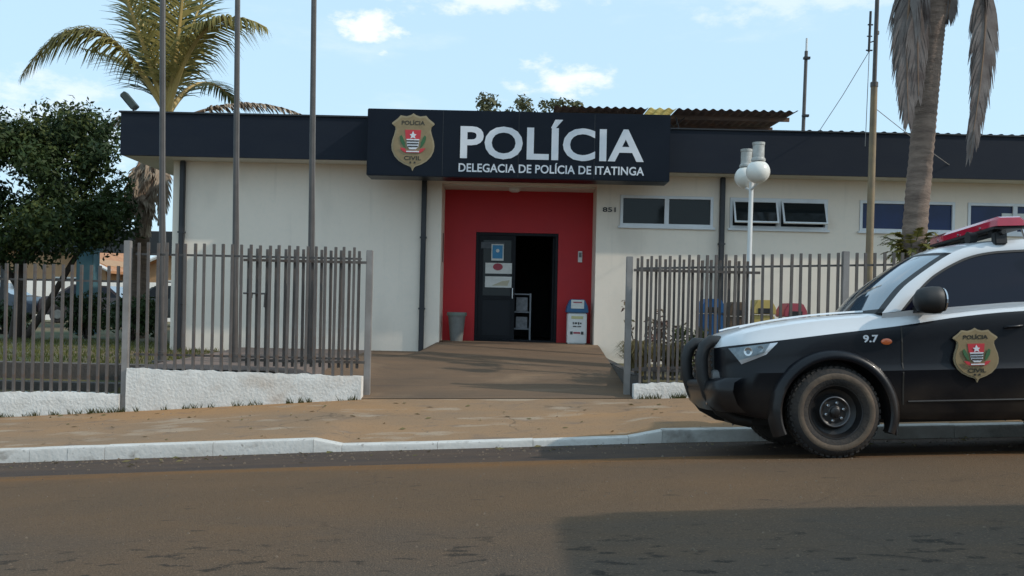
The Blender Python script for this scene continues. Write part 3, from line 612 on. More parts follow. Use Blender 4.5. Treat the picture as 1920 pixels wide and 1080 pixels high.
# radio mast in the yard
ms = thing('radio_mast', 'tall ochre radio mast with thinner top pipe behind the right fence', 'mast', (5.56,15,.4))
mb = MB(); mb.tube([(5.55,15,.38),(5.56,15,2.0),(5.58,15,5.0)],[.062,.058,.052],12); mb.build('lower_pipe', M_mast, ms, smooth=40)
mb = MB(); mb.tube([(5.58,15,4.9),(5.62,15,8.2)],[.034,.03],10); mb.build('upper_pipe', M_pole, ms, smooth=40)
mb = MB(); mb.lathe((5.58,15,4.93),(0,0,1),[(.06,0),(.06,.07),(.045,.08)],12); mb.lathe((5.60,15,5.75),(0,0,1),[(.04,0),(.04,.05)],10); mb.build('coupling', M_pole, ms)
mb = MB(); mb.tube([(5.50,15,6.11),(5.485,15,5.48)],.02,8); mb.tube([(5.49,15,5.62),(5.60,15,5.66)],.010,6); mb.build('dipole', M_black, ms)
mb = MB(); mb.tube([(5.46,15,5.9),(5.54,15,5.9)],.012,6); mb.tube([(5.44,15,5.5),(5.54,15,5.5)],.012,6); mb.tube([(5.45,15,5.72),(5.53,15,5.72)],.010,6); mb.build('clamp', M_black, ms)
for (a,b) in (((5.5,15,5.5),(5.36,16.99,4.60)),((5.6,15,4.6),(8.2,17.5,3.95)),((5.49,15,5.5),(5.46,15,4.0))):
    mb = MB(); mid = (Vector(a)+Vector(b))/2-Vector((0,0,.03)); mb.tube([a,mid,b],.006,5); mb.build('guy_wire', M_wire, ms)
# antenna on the roof
an = thing('roof_antenna', 'thin whip antenna pole standing on the station roof', 'antenna', (5.97,19.5,4.36))
mb = MB(); mb.tube([(5.82,19.5,4.36),(5.86,19.5,6.72)],[.038,.034],10); mb.build('pole', M_pole, an, smooth=40)
mb = MB(); mb.tube([(5.86,19.5,6.7),(5.865,19.5,6.98)],.022,8); mb.build('whip', M_white, an)
for z in (6.55,5.38): mb = MB(); mb.box(5.80,5.93,19.44,19.52,z,z+.045); mb.build('clamp', M_black, an)

# ------------------------------------------------------------------ rusty canopy behind
rc = thing('rusty_canopy', 'rusty corrugated canopy roof rising behind the station', 'roof', (4,26,.5))
for (x0,x1,m) in ((.95,3.30,M_rust),(4.02,7.05,M_rust),(3.31,4.01,M_fibre)):
    wavy(x0,x1,24,28.3,6.46,6.62,.21,.026).build('roof_sheet', m, rc, smooth=60)
for y in (24.6,26.2,27.8): mb = MB(); mb.box(1.0,7.0,y,y+.06,6.30+(y-24)*.037,6.40+(y-24)*.037); mb.build('purlin', M_rust, rc)
for xx in (1.4,3.6,5.9):
    mb = MB(); mb.box(xx,xx+.08,27.1,27.18,.5,6.36); mb.build('post', M_rust, rc)
mb = MB(); mb.box(1.0,6.1,27.3,27.42,4.2,6.35); mb.build('rear_panel', M_rust, rc)
mb = MB(); mb.tube([(4.05,24.4,6.35),(4.2,24.5,5.9),(4.05,24.6,5.5)],.02,6); mb.tube([(3.75,24.4,6.3),(4.0,24.5,6.1),(4.3,24.5,6.35)],.015,6); mb.build('loose_cable', M_black, rc)

# ------------------------------------------------------------------ police truck (local: x to the rear, y away from the street side, z up)
tk = thing('police_truck', 'black and white police truck with bull bar and red roof light parked at the kerb', 'police car', (2.80,8.15,.107))
tk.rotation_euler = (-.058,-.042,0)
W = 1.76
split = lambda s: spl([(-.93,.965),(-.87,.975),(-.44,1.015),(0,1.06),(.6,1.12),(1.1,1.185),(1.6,1.225),(2.6,1.245),(4.3,1.22)], s)
hood = lambda s: spl([(-.93,1.015),(-.90,1.065),(-.80,1.115),(-.62,1.165),(-.3,1.215),(0,1.245),(.3,1.262),(.5,1.268),(.7,1.27),(1.2,1.275),(3.0,1.30),(4.3,1.28)], s)
taper = lambda s: spl([(-.93,.40),(-.90,.29),(-.84,.18),(-.74,.095),(-.62,.05),(-.43,.018),(-.2,0),(3.9,0),(4.2,.03),(4.3,.08)], s)
low = lambda s: spl([(-.93,.46),(-.83,.40),(-.66,.35),(-.4,.32),(.5,.31),(1,.30),(2.2,.30),(4.3,.42)], s)
def section(s):
    t = taper(s); sp = split(s); tp = hood(s); lo = low(s)
    return [(.88,lo+.04),(.30+t,lo),(.13+t,lo+.005),(.085+t,lo+.07),(.072+t,.60),(.052+t,.735),(.078+t,.79),(.072+t,sp-.14),(.082+t,sp-.03),(.09+t,sp),(.112+t,sp+.025),(.150+t,max(sp+.04,tp-.06)),(.25+t*.9,max(sp+.045,tp-.03)),(.50+t*.4,tp-.012),(.88,tp)]
def side_y(s, h):
    sec = section(s)[2:10]
    for (y0,z0),(y1,z1) in zip(sec, sec[1:]):
        if z0 <= h <= z1: return lerp(y0,y1,(h-z0)/max(1e-6,z1-z0))
    return sec[-1][0] if h > sec[-1][1] else sec[0][0]
SS = [-.93,-.92,-.90,-.875,-.84,-.80,-.74,-.68,-.60]+frange(-.5,.6,12)+frange(.75,3.9,22)+[4.0,4.1,4.2,4.26,4.3]
mb = MB(); rows = []
for s in SS:
    sec = section(s); near = [(s,y,z) for y,z in sec]; far = [(s,W-y,z) for y,z in reversed(sec[1:-1])]
    rows.append(near+far)
k = len(rows[0])
for r in rows: mb.v += r
for j in range(len(rows)-1):
    for i in range(k):
        i2 = (i+1) % k; q = i if i < 14 else 27-i
        mb.f.append((j*k+i, j*k+i2, (j+1)*k+i2, (j+1)*k+i)); mb.m.append(1 if q >= 9 else (2 if q <= 1 else 0))
mb.f.append(tuple(range(k))); mb.m.append(0); mb.f.append(tuple(reversed(range((len(rows)-1)*k, len(rows)*k)))); mb.m.append(0)
body = mb.build('body', [M_paintb,M_paintw,M_trim], tk, local=True)
bmx = bmesh.new(); bmx.from_mesh(body.data); bmesh.ops.recalc_face_normals(bmx, faces=bmx.faces[:]); bmx.to_mesh(body.data); bmx.free()
# wheel wells
def cutter(s, y0, y1, r=.468):
    c = MB(); c.lathe((s,y0,.385),(0,1,0),[(r,0),(r,y1-y0)],48); o = c.build('wheel_well_cut', M_trim, tk, local=True)
    b = bmesh.new(); b.from_mesh(o.data); bmesh.ops.recalc_face_normals(b, faces=b.faces[:]); b.to_mesh(o.data); b.free(); return o
cuts = [cutter(s,y0,y1) for s in (0,2.80) for (y0,y1) in ((-.2,.36),(W-.36,W+.2))]
for c in cuts:
    md = body.modifiers.new('cut','BOOLEAN'); md.operation = 'DIFFERENCE'; md.object = c; md.solver = 'EXACT'; md.material_mode = 'TRANSFER'
bpy.context.view_layer.update()
me = bpy.data.meshes.new_from_object(body.evaluated_get(bpy.context.evaluated_depsgraph_get())); body.modifiers.clear(); body.data = me
for c in cuts: bpy.data.objects.remove(c)
me.polygons.foreach_set('use_smooth', [True]*len(me.polygons)); me.set_sharp_from_angle(angle=R(32))
# wheel-arch flares
def flare(s, near):
    prof = [(.462,.14),(.452,.0),(.468,-.012),(.505,-.004),(.535,.028),(.545,.10)]
    mb = MB(); rows = []
    for i in range(41):
        a = R(-22+224*i/40); rr = []
        for (r,y) in prof:
            z = .385+r*math.sin(a); xx = s+r*math.cos(a)*1.02
            yy = y+taper(xx)*.9; rr.append((xx, yy if near else W-yy, z))
        rows.append(rr)
    mb.grid(rows); return mb.build('wheel_arch', M_paintb, tk, smooth=50, local=True)
for s in (0,2.80):
    for nr in (True,False): flare(s,nr)
# wheels
def wheel(s, near):
    y = .0 if near else W; sg_ = 1 if near else -1
    tw = MB(); c = (s,y,.392)
    prof = [(.225,.035),(.245,.012),(.30,-.004),(.338,.002),(.368,.024),(.384,.055),(.390,.085),(.390,.175),(.384,.205),(.368,.235),(.29,.255),(.225,.24)]
    tw.lathe(c,(0,sg_,0),prof,56,cap=False)
    wl = tw.build('wheel', M_tyre, tk, smooth=40, local=True)
    lug = MB()
    for i in range(46):
        a = 2*math.pi*i/46; u = Vector((math.cos(a),0,math.sin(a))); t = Vector((-math.sin(a),0,math.cos(a)))
        for yy,off in ((.055,0),(.105,.5),(.155,0),(.203,.5)):
            a2 = a+off*2*math.pi/46; u = Vector((math.cos(a2),0,math.sin(a2))); t = Vector((-math.sin(a2),0,math.cos(a2)))
            lug.obox(Vector(c)+Vector((0,sg_*yy,0))+u*(.388 if .06 < yy < .2 else .380), t*.017, Vector((0,.019,0)), u*.009)
    tag(lug.build('tread_lugs', M_tyre, wl, local=True), kind='stuff')
    rg = MB(); rg.lathe((s,y+sg_*.004,.392),(0,sg_,0),[(.270,.0045),(.288,-.0065),(.31,-.0095),(.330,-.005),(.336,.004)],56,cap=False); rg.build('sidewall_dust', M_dust, wl, smooth=60, local=True)
    rm = MB(); rm.lathe(c,(0,sg_,0),[(.0,.055),(.045,.052),(.055,.06),(.10,.062),(.118,.048),(.128,.075),(.150,.10),(.195,.085),(.212,.045),(.222,.022),(.232,.020),(.232,.06),(.232,.22)],40,cap=False); rim = rm.build('rim', M_rim, wl, smooth=35, local=True)
    for i in range(6):
        a = R(60*i+15); b = MB(); b.lathe((s+.078*math.cos(a),y+sg_*.062,.392+.078*math.sin(a)),(0,-sg_,0),[(.013,0),(.013,.016),(.008,.02)],6); b.build('lug_nut', M_chrome, rim, local=True)
    b = MB(); b.lathe((s,y+sg_*.055,.392),(0,-sg_,0),[(.04,0),(.04,.02),(.03,.026)],16); b.build('hub_cap', M_rim, rim, smooth=40, local=True)
    rr = MB(); rr.lathe((s,y+sg_*.055,.392),(0,-sg_,0),[(.112,.0),(.125,.012),(.132,.008),(.128,-.004)],36,cap=False); rr.build('rim_ring', mat('rim_worn',(.10,.10,.105),.35,metal=.5), rim, smooth=50, local=True)
for s in (0,2.80):
    for nr in (True,False): wheel(s,nr)
mb = MB(); mb.box(.50,.515,.0,.27,.19,.46); mb.build('mud_flap', M_trim, tk, local=True)
mb = MB(); mb.box(.46,.475,W-.27,W-.02,.20,.42); mb.build('mud_flap', M_trim, tk, local=True)
# chassis
mb = MB(); mb.box(-.7,4.1,.55,1.2,.26,.40); mb.tube([(0,.2,.37),(0,W-.2,.37)],.05,10); mb.tube([(2.8,.2,.37),(2.8,W-.2,.37)],.06,10); mb.build('chassis', M_trim, tk, local=True)
# cabin: outer edge curve and window-top curve
CO = [(.47,1.235),(.58,1.355),(.69,1.465),(.83,1.565),(.964,1.65),(1.08,1.72),(1.19,1.775),(1.37,1.835),(1.6,1.865),(2.0,1.885),(2.5,1.885),(2.8,1.86),(2.95,1.80),(3.05,1.60),(3.12,1.27)]
def resample(pts, n):
    L = [0]
    for a,b in zip(pts,pts[1:]): L.append(L[-1]+math.dist(a,b))
    out = []
    for i in range(n):
        t = L[-1]*i/(n-1); px = [(L[j],pts[j][0]) for j in range(len(pts))]; pz = [(L[j],pts[j][1]) for j in range(len(pts))]; out.append((spl(px,t),spl(pz,t)))
    return out
CO = resample(CO, 60)
cab_y = lambda h: pw([(1.1,.115),(1.27,.135),(1.55,.205),(1.78,.27),(1.9,.32)], h)
def arch_rows(pts, bow):
    rows = []
    for (s,h) in pts:
        y0 = cab_y(h); r = []
        for j in range(15):
            t = j/14; q = 1-(2*t-1)**2; r.append((s-bow*q*(1 if s < 1.3 else max(0,1-(s-1.3)*3)), lerp(y0,W-y0,t), h+.045*q*sstep(1.2,1.7,h)))
        rows.append(r)
    return rows
iw = next(i for i,p in enumerate(CO) if p[1] > 1.745)
ir = next(i for i,p in enumerate(CO) if p[0] > 2.9)
mb = MB(); mb.grid(arch_rows(CO[iw:ir+1], .09)); mb.build('roof', M_paintw, tk, smooth=60, local=True)
ws = arch_rows(CO[:iw+1], .09); mb = MB(); mb.grid([r[1:14] for r in ws[1:-1]]); mb.build('windscreen', M_wsglass, tk, smooth=60, local=True)
mb = MB(); mb.grid([ws[0],[(x,y,z) for x,y,z in ws[1]]]); mb.grid([ws[-2],ws[-1]]); mb.grid([[r[0],r[1]] for r in ws]); mb.grid([[r[13],r[14]] for r in ws]); mb.build('windscreen_surround', M_trim, tk, smooth=60, local=True)
rw = arch_rows(CO[ir:], 0); mb = MB(); mb.grid(rw); mb.build('rear_window', M_cglass, tk, smooth=60, local=True)
belt = lambda s: pw([(.5,1.235),(.7,1.255),(1.6,1.31),(3.1,1.32)], s)
CI = resample([(.63,1.248),(.72,1.345),(.81,1.435),(.93,1.54),(1.05,1.615),(1.17,1.675),(1.28,1.72),(1.42,1.755),(1.6,1.775),(2.0,1.785),(2.5,1.785),(2.75,1.765),(2.86,1.70),(2.93,1.55),(2.98,1.29)], 60)
for near in (True,False):
    f_ = (lambda y: y) if near else (lambda y: W-y)
    mb = MB(); mb.grid([[(o_[0],f_(cab_y(o_[1])),o_[1]) , ((o_[0]+i_[0])/2,f_(cab_y((o_[1]+i_[1])/2)-.022),(o_[1]+i_[1])/2), (i_[0],f_(cab_y(i_[1])-.006),i_[1])] for o_,i_ in zip(CO,CI)]); mb.build('pillar_and_rail', M_paintw, tk, smooth=60, local=True)
    mb = MB(); mb.grid([[(i_[0],f_(cab_y(i_[1])-.004),i_[1]),(lerp(i_[0],1.9,.028),f_(cab_y(lerp(i_[1],1.45,.06))-.004),max(lerp(i_[1],1.45,.06),belt(i_[0])+.0))] for i_ in CI]); mb.build('window_seal', M_trim, tk, local=True)
    mb = MB(); mb.grid([[(i_[0],f_(cab_y(lerp(belt(i_[0]),i_[1],t))+.004),lerp(belt(i_[0])-.01,i_[1],t)) for t in (0,.25,.5,.75,1)] for i_ in CI]); mb.build('side_window', M_cglass, tk, smooth=60, local=True)
    mb = MB(); mb.grid([[(s,f_(.165),split(s)+.03),(s,f_(.14),belt(s)-.045),(s,f_(cab_y(belt(s))-.012),belt(s)-.002)] for s in frange(.47,3.12,24)]); mb.build('belt_panel', M_paintw, tk, smooth=60, local=True)
    mb = MB(); mb.box(1.86,1.93,*sorted((f_(.175),f_(.215))),1.29,1.77); mb.build('door_pillar', M_trim, tk, local=True)
    # door seams
    for ss in (.605,1.72,2.55):
        mb = MB(); mb.grid([[(ss-.006+.02*(h-.8),f_(side_y(ss,h)-.0035),h),(ss+.006+.02*(h-.8),f_(side_y(ss,h)-.0035),h)] for h in frange(.44,split(ss)-.004,16)]); mb.build('door_seam', M_bblack, tk, local=True)
    # sill step
    mb = MB(); mb.grid([[(s,f_(side_y(s,.47)-.003),.475),(s,f_(side_y(s,.47)-.012),.465),(s,f_(side_y(s,.47)-.003),.452)] for s in frange(.64,2.25,20)]); mb.build('sill_moulding', M_trim, tk, smooth=50, local=True)
    # handle
    mb = MB(); y = side_y(1.55,1.08); mb.tube([(1.50,f_(y),1.085),(1.515,f_(y-.03),1.09),(1.63,f_(y-.03),1.098),(1.645,f_(y),1.10)],.013,8); mb.build('door_handle', M_paintb, tk, smooth=50, local=True)
    # mirror
    mr = MB(); mr.lathe((.82,f_(-.02),1.33),(1,0,0),[(.0,-.13),(.055,-.125),(.095,-.095),(.112,-.04),(.118,.03),(.115,.085),(.10,.10),(.0,.10)],20)
    for v in range(len(mr.v)): x_,y_,z_ = mr.v[v]; mr.v[v] = (x_, f_(-.03)+(y_-f_(-.02))*.9, z_)
    mr = mr.build('mirror', M_trim, tk, smooth=50, local=True)
    mb = MB(); mb.obox((.80,f_(.11),1.255),(.06,0,0),(0,.07,0),(0,0,.025)); mb.build('mirror_arm', M_trim, mr, local=True)
    mb = MB(); mb.lathe((.922,f_(-.03),1.33),(1,0,0),[(.0,0),(.104,0),(.104,.012),(.09,.014)],20); mb.build('mirror_glass', M_chrome, mr, local=True)
    # head lamp following the body
    Q = [(-.845,.957),(-.45,.998),(-.555,.895),(-.755,.815)]
    def lamp_grid(a, b, off):
        rows = []
        for j in range(9):
            t = lerp(a,b,j/8); r = []
            for i in range(13):
                u = lerp(a,b,i/12); s = lerp(lerp(Q[0][0],Q[1][0],u),lerp(Q[3][0],Q[2][0],u),t); h = lerp(lerp(Q[0][1],Q[1][1],u),lerp(Q[3][1],Q[2][1],u),t)
                r.append((s-off*.3,f_(side_y(s,h)-off-.01*math.sin(math.pi*u)*math.sin(math.pi*t)),h))
            rows.append(r)
        return rows
    hl = MB(); hl.grid(lamp_grid(0,1,.006)); hl = hl.build('headlight', mat('lamp_rim',(.62,.63,.66),.25,metal=.6), tk, smooth=60, local=True)
    lg = lamp_grid(0,1,.011); mb = MB(); mb.grid([r[:11] for r in lg[:7]]); mb.build('lens', mat('lamp_inner',(.075,.11,.14),.12,(.19,.24,.27),9,coat=1), hl, smooth=60, local=True)
    for (ls,lh,lr,lm) in ((-.70,.925,.040,M_chrome),(-.60,.945,.030,M_lens)):
        mb = MB(); mb.lathe((ls,f_(side_y(ls,lh)-.012),lh),(-.45,-.9 if near else .9,0),[(lr,0),(lr*.96,.012),(lr*.7,.012),(lr*.3,.004)],20); mb.build('reflector', lm, hl, smooth=50, local=True)
    mb = MB(); mb.lathe((.475,f_(side_y(.475,.985)+.004),.985),(0,-1 if near else 1,0),[(.048,0),(.046,.012),(.03,.017)],16)
    for v in range(len(mb.v)): x_,y_,z_ = mb.v[v]; mb.v[v] = (x_,y_,.985+(z_-.985)*.6)
    mb.build('side_marker', M_orange, tk, smooth=50, local=True)
    mb = MB(); mb.lathe((-.88,f_(.44),.70),(-1,0,0),[(.075,0),(.07,.07),(.05,.085)],18); mb.build('fog_light', mat('fog_grey',(.10,.10,.098),.4), tk, smooth=50, local=True)
text_mesh('9.7', .275, .405, .985, .062, side_y(.31,1.0)-.003, 'unit_number', M_letter, tk, True, .03, .002)
badge(tk, 1.225, .85, .049, .385, .47, local=True)
# hood lines, grille, bumper
for yy in (.46,W-.46): mb = MB(); mb.grid([[(s,yy-.02,hood(s)-.004),(s,yy,hood(s)+.012),(s,yy+.02,hood(s)-.004)] for s in frange(-.7,.42,14)]); mb.build('hood_ridge', M_paintw, tk, smooth=60, local=True)
gr = MB(); gr.box(-.95,-.92,.48,W-.48,.72,.955); gr = gr.build('grille', M_trim, tk, local=True)
for k_ in range(4): mb = MB(); mb.box(-.965,-.95,.47,W-.47,.745+.052*k_,.77+.052*k_); mb.build('grille_slat', M_black, gr, local=True)
mb = MB(); mb.prism([(0,0),(.05,.08),(0,.16),(-.05,.08)],0,.02); mb.v = [(-.985+y_, .88+x_, .76+z_) for x_,y_,z_ in mb.v]; mb.build('grille_emblem', M_chrome, gr, local=True)
mb = MB(); rows = []
for j,(dx,z) in enumerate(((.02,.40),(-.05,.47),(-.085,.58),(-.07,.66),(.0,.70))):
    rows.append([(spl([(0,-.55),(.06,-.78),(.16,-.90),(.42,-.95),(.88,-.97),(1.34,-.95),(1.60,-.90),(1.70,-.78),(1.76,-.55)],y)+dx, y, z) for y in frange(.06,W-.06,25)])
mb.grid(rows); mb.build('front_bumper', M_paintb, tk, smooth=60, local=True)
# bull bar
bb = MB()
loop = lambda y, dy: [(-.66,y+dy,.30),(-.80,y+dy,.33),(-.94,y,.41),(-1.04,y,.55),(-1.09,y,.72),(-1.09,y,.88),(-1.06,y,.98),(-1.0,y,1.03),(-.92,y,1.02)]
bb.tube([(-1.01,.46,.64),(-1.03,W/2,.64),(-1.01,W-.46,.64)],.04,10); bb = bb.build('bull_bar', M_trim, tk, smooth=50, local=True)
for y in (.50,W-.50): mb = MB(); mb.tube([(x_+.05,y_,z_) for x_,y_,z_ in loop(y,0)],.058,12); mb.build('side_loop', M_trim, bb, smooth=50, local=True)
mb = MB(); mb.lathe((-1.00,.50,.47),(-1,0,0),[(.012,0),(.012,.01)],8); mb.build('bolt', M_chrome, bb, local=True)
# roof rack and light bar
rk = MB()
rk.tube([(1.60,.20,1.935),(1.60,W-.20,1.935)],.022,8); rk = rk.build('roof_bar', M_trim, tk, smooth=50, local=True)
for y in (.285,W-.285): mb = MB(); mb.obox((1.60,y,1.885),(.055,0,0),(0,.04,0),(0,0,.055)); mb.build('bar_foot', M_trim, rk, bevel=.01, local=True)
lb = MB(); prof = [(-.14,0),(-.135,.055),(-.10,.085),(.10,.085),(.135,.055),(.14,0)]
base = MB(); base.box(1.52,1.80,.22,W-.24,1.965,1.985); lbo = base.build('light_bar', M_trim, tk, local=True)
for i,(ya,yb,m) in enumerate(((.19,.62,M_redlens),(.622,1.14,M_redlens),(1.142,1.54,M_redlens))):
    q = MB(); ys = [ya,ya+.03,yb-.03,yb] if i in (0,2) else [ya,yb]; rows = []
    for y in ys:
        k2 = .85 if (i == 0 and y == ya) or (i == 2 and y == yb) else 1
        rows.append([(1.66+x_*k2,y,1.987+z_*k2) for x_,z_ in prof])
    q.grid(rows); q.f.append(tuple(range(len(prof)))); q.m.append(0); e = len(q.v)-len(prof); q.f.append(tuple(e+j for j in reversed(range(len(prof))))); q.m.append(0)
    q.build('beacon_lens', m, lbo, smooth=35, local=True)
for y in (.45,.88,1.31): q = MB(); q.lathe((1.515,y,2.0),(-1,0,0),[(.012,0),(.012,.008)],8); q.build('lens_screw', M_chrome, lbo, local=True)
for ya_,yb_ in ((.32,.40),(.82,.94),(1.36,1.44)): q = MB(); q.box(1.56,1.64,ya_,yb_,1.935,1.965); q.build('light_bar_mount', M_trim, lbo, local=True)
q = MB(); q.lathe((1.50,.52,1.925),(-1,0,0),[(.05,0),(.055,.06),(.06,.07)],14); q.build('siren_horn', M_trim, lbo, smooth=50, local=True)
q = MB(); q.tube([(1.86,.33,1.86),(1.79,.30,2.06)],.012,8); q.build('antenna_stub', M_chrome, tk, smooth=50, local=True)
# wiper
q = MB(); q.tube([(.50,.5,1.265),(.56,.75,1.36),(.66,1.05,1.47)],.008,6); q.build('wiper', M_trim, tk, local=True)
# interior and bed
q = MB(); q.box(.75,2.95,.25,W-.25,1.20,1.26); q.box(1.35,1.50,.35,.80,1.26,1.62); q.box(1.35,1.50,.96,1.42,1.26,1.62); q.build('seats', M_trim, tk, local=True)
q = MB(); q.box(3.2,4.25,.2,W-.2,1.255,1.30); q.build('bed_cover', M_trim, tk, bevel=.01, local=True)
for y in (.16,W-.30): q = MB(); q.box(4.29,4.325,y,y+.14,.80,1.10); q.build('tail_light', M_redlens, tk, local=True)
q = MB(); q.box(4.25,4.42,.12,W-.12,.46,.60); q.build('rear_bumper', M_chrome, tk, bevel=.02, local=True)

# ------------------------------------------------------------------ vegetation
def frond(mb, p0, p1, p2, n=46, L=.62, wid=.035, droop=.6, r=.03, fwd=.55, mi_r=0, mi_l=1, seg=3, spread=1.0, start=.16, rng=random):
    p0,p1,p2 = map(Vector,(p0,p1,p2)); B = lambda t: p0*(1-t)**2+p1*2*t*(1-t)+p2*t*t; T = lambda t: ((p1-p0)*(1-t)+(p2-p1)*t).normalized()
    ts = frange(0,1,14); mb.tube([B(t) for t in ts],[r*(1-.88*t) for t in ts],6,mi_r)
    down = Vector((0,0,-1))
    for i in range(n):
        t = start+(1-start)*(i+rng.random()*.7)/n; c = B(t); tg = T(t); sd = tg.cross(Vector((0,0,1)))
        sd = sd.normalized() if sd.length > .15 else Vector((1,0,0)); up = sd.cross(tg).normalized()
        ln = L*(math.sin(math.pi*min(1,.18+.80*t))**.55)*rng.uniform(.75,1.08)
        for s in (-1,1):
            d0 = (sd*s*spread+tg*(fwd+.5*t)+up*.25*spread+Vector((rng.uniform(-.14,.14),rng.uniform(-.14,.14),rng.uniform(-.14,.14)))).normalized()
            p = c.copy(); d = d0; prev = None; wv = d.cross(up if abs(d.dot(up)) < .9 else tg).normalized()
            pts = []
            for k in range(seg+1):
                w = wid*.5*(.7 if k == 0 else (1 if k < seg-1 else (.7 if k == seg-1 else .08))); pts.append((p-wv*w, p+wv*w))
                d = (d+down*droop*(.4+k*.35)/seg).normalized(); p = p+d*ln/seg
            b = len(mb.v)
            for a_,c_ in pts: mb.v += [tuple(a_),tuple(c_)]
            for k in range(seg): mb.f.append((b+2*k,b+2*k+1,b+2*k+3,b+2*k+2)); mb.m.append(mi_l)
def ringed_trunk(mb, pts, rads, n=14, step=.09):
    pts = [Vector(p) for p in pts]; P = []; Rr = []; tot = sum((b-a).length for a,b in zip(pts,pts[1:])); m = int(tot/step)
    zs = [(i/(len(pts)-1)) for i in range(len(pts))]
    for i in range(m*2+1):
        t = i/(m*2); q = Vector([spl(list(zip(zs,[p[k] for p in pts])),t) for k in range(3)]); r = spl(list(zip(zs,rads)),t)*(1.0 if i % 2 else 1.06)*random.uniform(.985,1.015); P.append(q); Rr.append(r)
    mb.tube(P,Rr,n)
# left palm behind the station
lpz = thing('palm_tree', 'tall palm with golden arching fronds behind the left end of the station', 'palm tree', (-8.6,22,.5))
mb = MB(); ringed_trunk(mb,[(-8.62,22,.45),(-8.5,22,3.0),(-8.2,22,4.6),(-8.0,22,5.6)],[.22,.17,.16,.20]); mb.build('trunk', M_trunk, lpz, smooth=50)
def PX(u, v, Y):    # picture measure to street metres, used only to write down frond tips
    du = u-960; dv = v-585; return Vector(((du+dv*.022)/1800*Y, Y, 1.29-(dv-du*.022)/1800*Y))
B0 = (-8.0,22,5.62)
for (c1,c2,n,L,m,rch,dr,sp,wd) in (
    (PX(172,-60,21.4),PX(42,140,20.8),110,1.25,M_frond,M_rachis,2.3,.75,.05),
    (PX(255,40,21.6),PX(205,-95,21.0),62,1.05,M_frond,M_rachis,.7,1,.05),
    (PX(280,60,22.8),PX(225,-60,23.6),62,1.05,M_frondd,M_rachis,.9,1,.055),
    (PX(300,20,22.0),PX(322,-150,21.6),62,1.05,M_frondd,M_rachis,.6,1,.05),
    (PX(338,70,21.8),PX(352,-120,21.2),62,1.05,M_frond,M_rachis,.7,1,.05),
    (PX(368,-25,21.4),PX(500,52,20.8),95,1.15,M_frond,M_rachis,2.2,.75,.05),
    (PX(345,60,23.0),PX(410,-60,24.0),62,1.05,M_frondd,M_rachis,.8,1,.05),
    (PX(262,110,22.8),PX(150,90,24),62,1.05,M_frondd,M_rachis,1.1,1,.05),
    (PX(375,110,23),PX(440,190,24),46,.85,M_frondd,M_rachis,1.1,1,.05)):
    mb = MB(); frond(mb,B0,c1,c2,n,L,wd,dr,.075,.5,spread=sp); mb.build('frond', [rch,m], lpz)
for (p0,c1,c2,n,L) in ((PX(335,225,22.4),PX(485,158,22.6),PX(612,240,22.6),120,.42),(PX(300,225,21.8),PX(215,190,21.6),PX(180,275,21.5),40,.5),
                       (PX(285,290,21.9),PX(245,300,21.6),PX(240,420,21.6),40,.42),(PX(285,290,21.7),PX(290,330,21.4),PX(262,430,21.3),40,.42),(PX(290,285,21.7),PX(315,310,21.5),PX(300,420,21.4),36,.4),(PX(280,280,21.7),PX(268,330,21.5),PX(280,440,21.4),36,.4))+tuple((PX(285+random.uniform(-20,20),285+random.uniform(0,60),21.7),PX(270+random.uniform(-55,45),300+random.uniform(0,60),21.4),PX(272+random.uniform(-55,50),385+random.uniform(0,60),21.3),34,.38) for _ in range(9)):
    mb = MB(); frond(mb,p0,c1,c2,n,L,.06,1.6,.045,.25,spread=.6); mb.build('dead_frond', [M_rachisd,M_dead], lpz)
# right palm inside the fence
rp = thing('palm_tree', 'palm trunk with hanging dry fronds behind the police truck', 'palm tree', (5.66,13.8,.4))
mb = MB(); ringed_trunk(mb,[(5.66,13.8,.36),(5.74,13.8,2.2),(5.88,13.8,4.4),(6.0,13.8,5.9),(6.08,13.8,6.9)],[.19,.168,.158,.150,.146],16,.075); mb.build('trunk', M_trunk, rp, smooth=45)
top = Vector((6.08,13.8,7.0))
for (p0,c1,c2,n,L) in ((PX(1745,-70,13.75),PX(1690,-110,13.4),PX(1703,225,13.45),170,.78),(PX(1742,-60,13.6),PX(1715,-60,13.35),PX(1722,180,13.45),120,.66),
                       (PX(1760,-85,13.75),PX(1900,-190,13.5),PX(1818,290,13.4),210,.80),(PX(1760,-60,13.8),PX(1795,-60,13.7),PX(1775,40,13.7),60,.45)):
    mb = MB(); frond(mb,p0,c1,c2,n,L,.036,2.4,.036,.9,spread=.68,start=.3); mb.build('dead_frond', [M_rachisd,M_deadg], rp)
for i in range(9):
    a = i*2*math.pi/9+.3; dx,dy = math.cos(a),math.sin(a)
    mb = MB(); frond(mb,top,top+Vector((dx*1.2,dy*1.2,1.9)),top+Vector((dx*3.0,dy*3.0,.5+.5*(i%3))),40,.7,.045,1.0,.04); mb.build('frond', [M_rachis,M_frondd], rp)
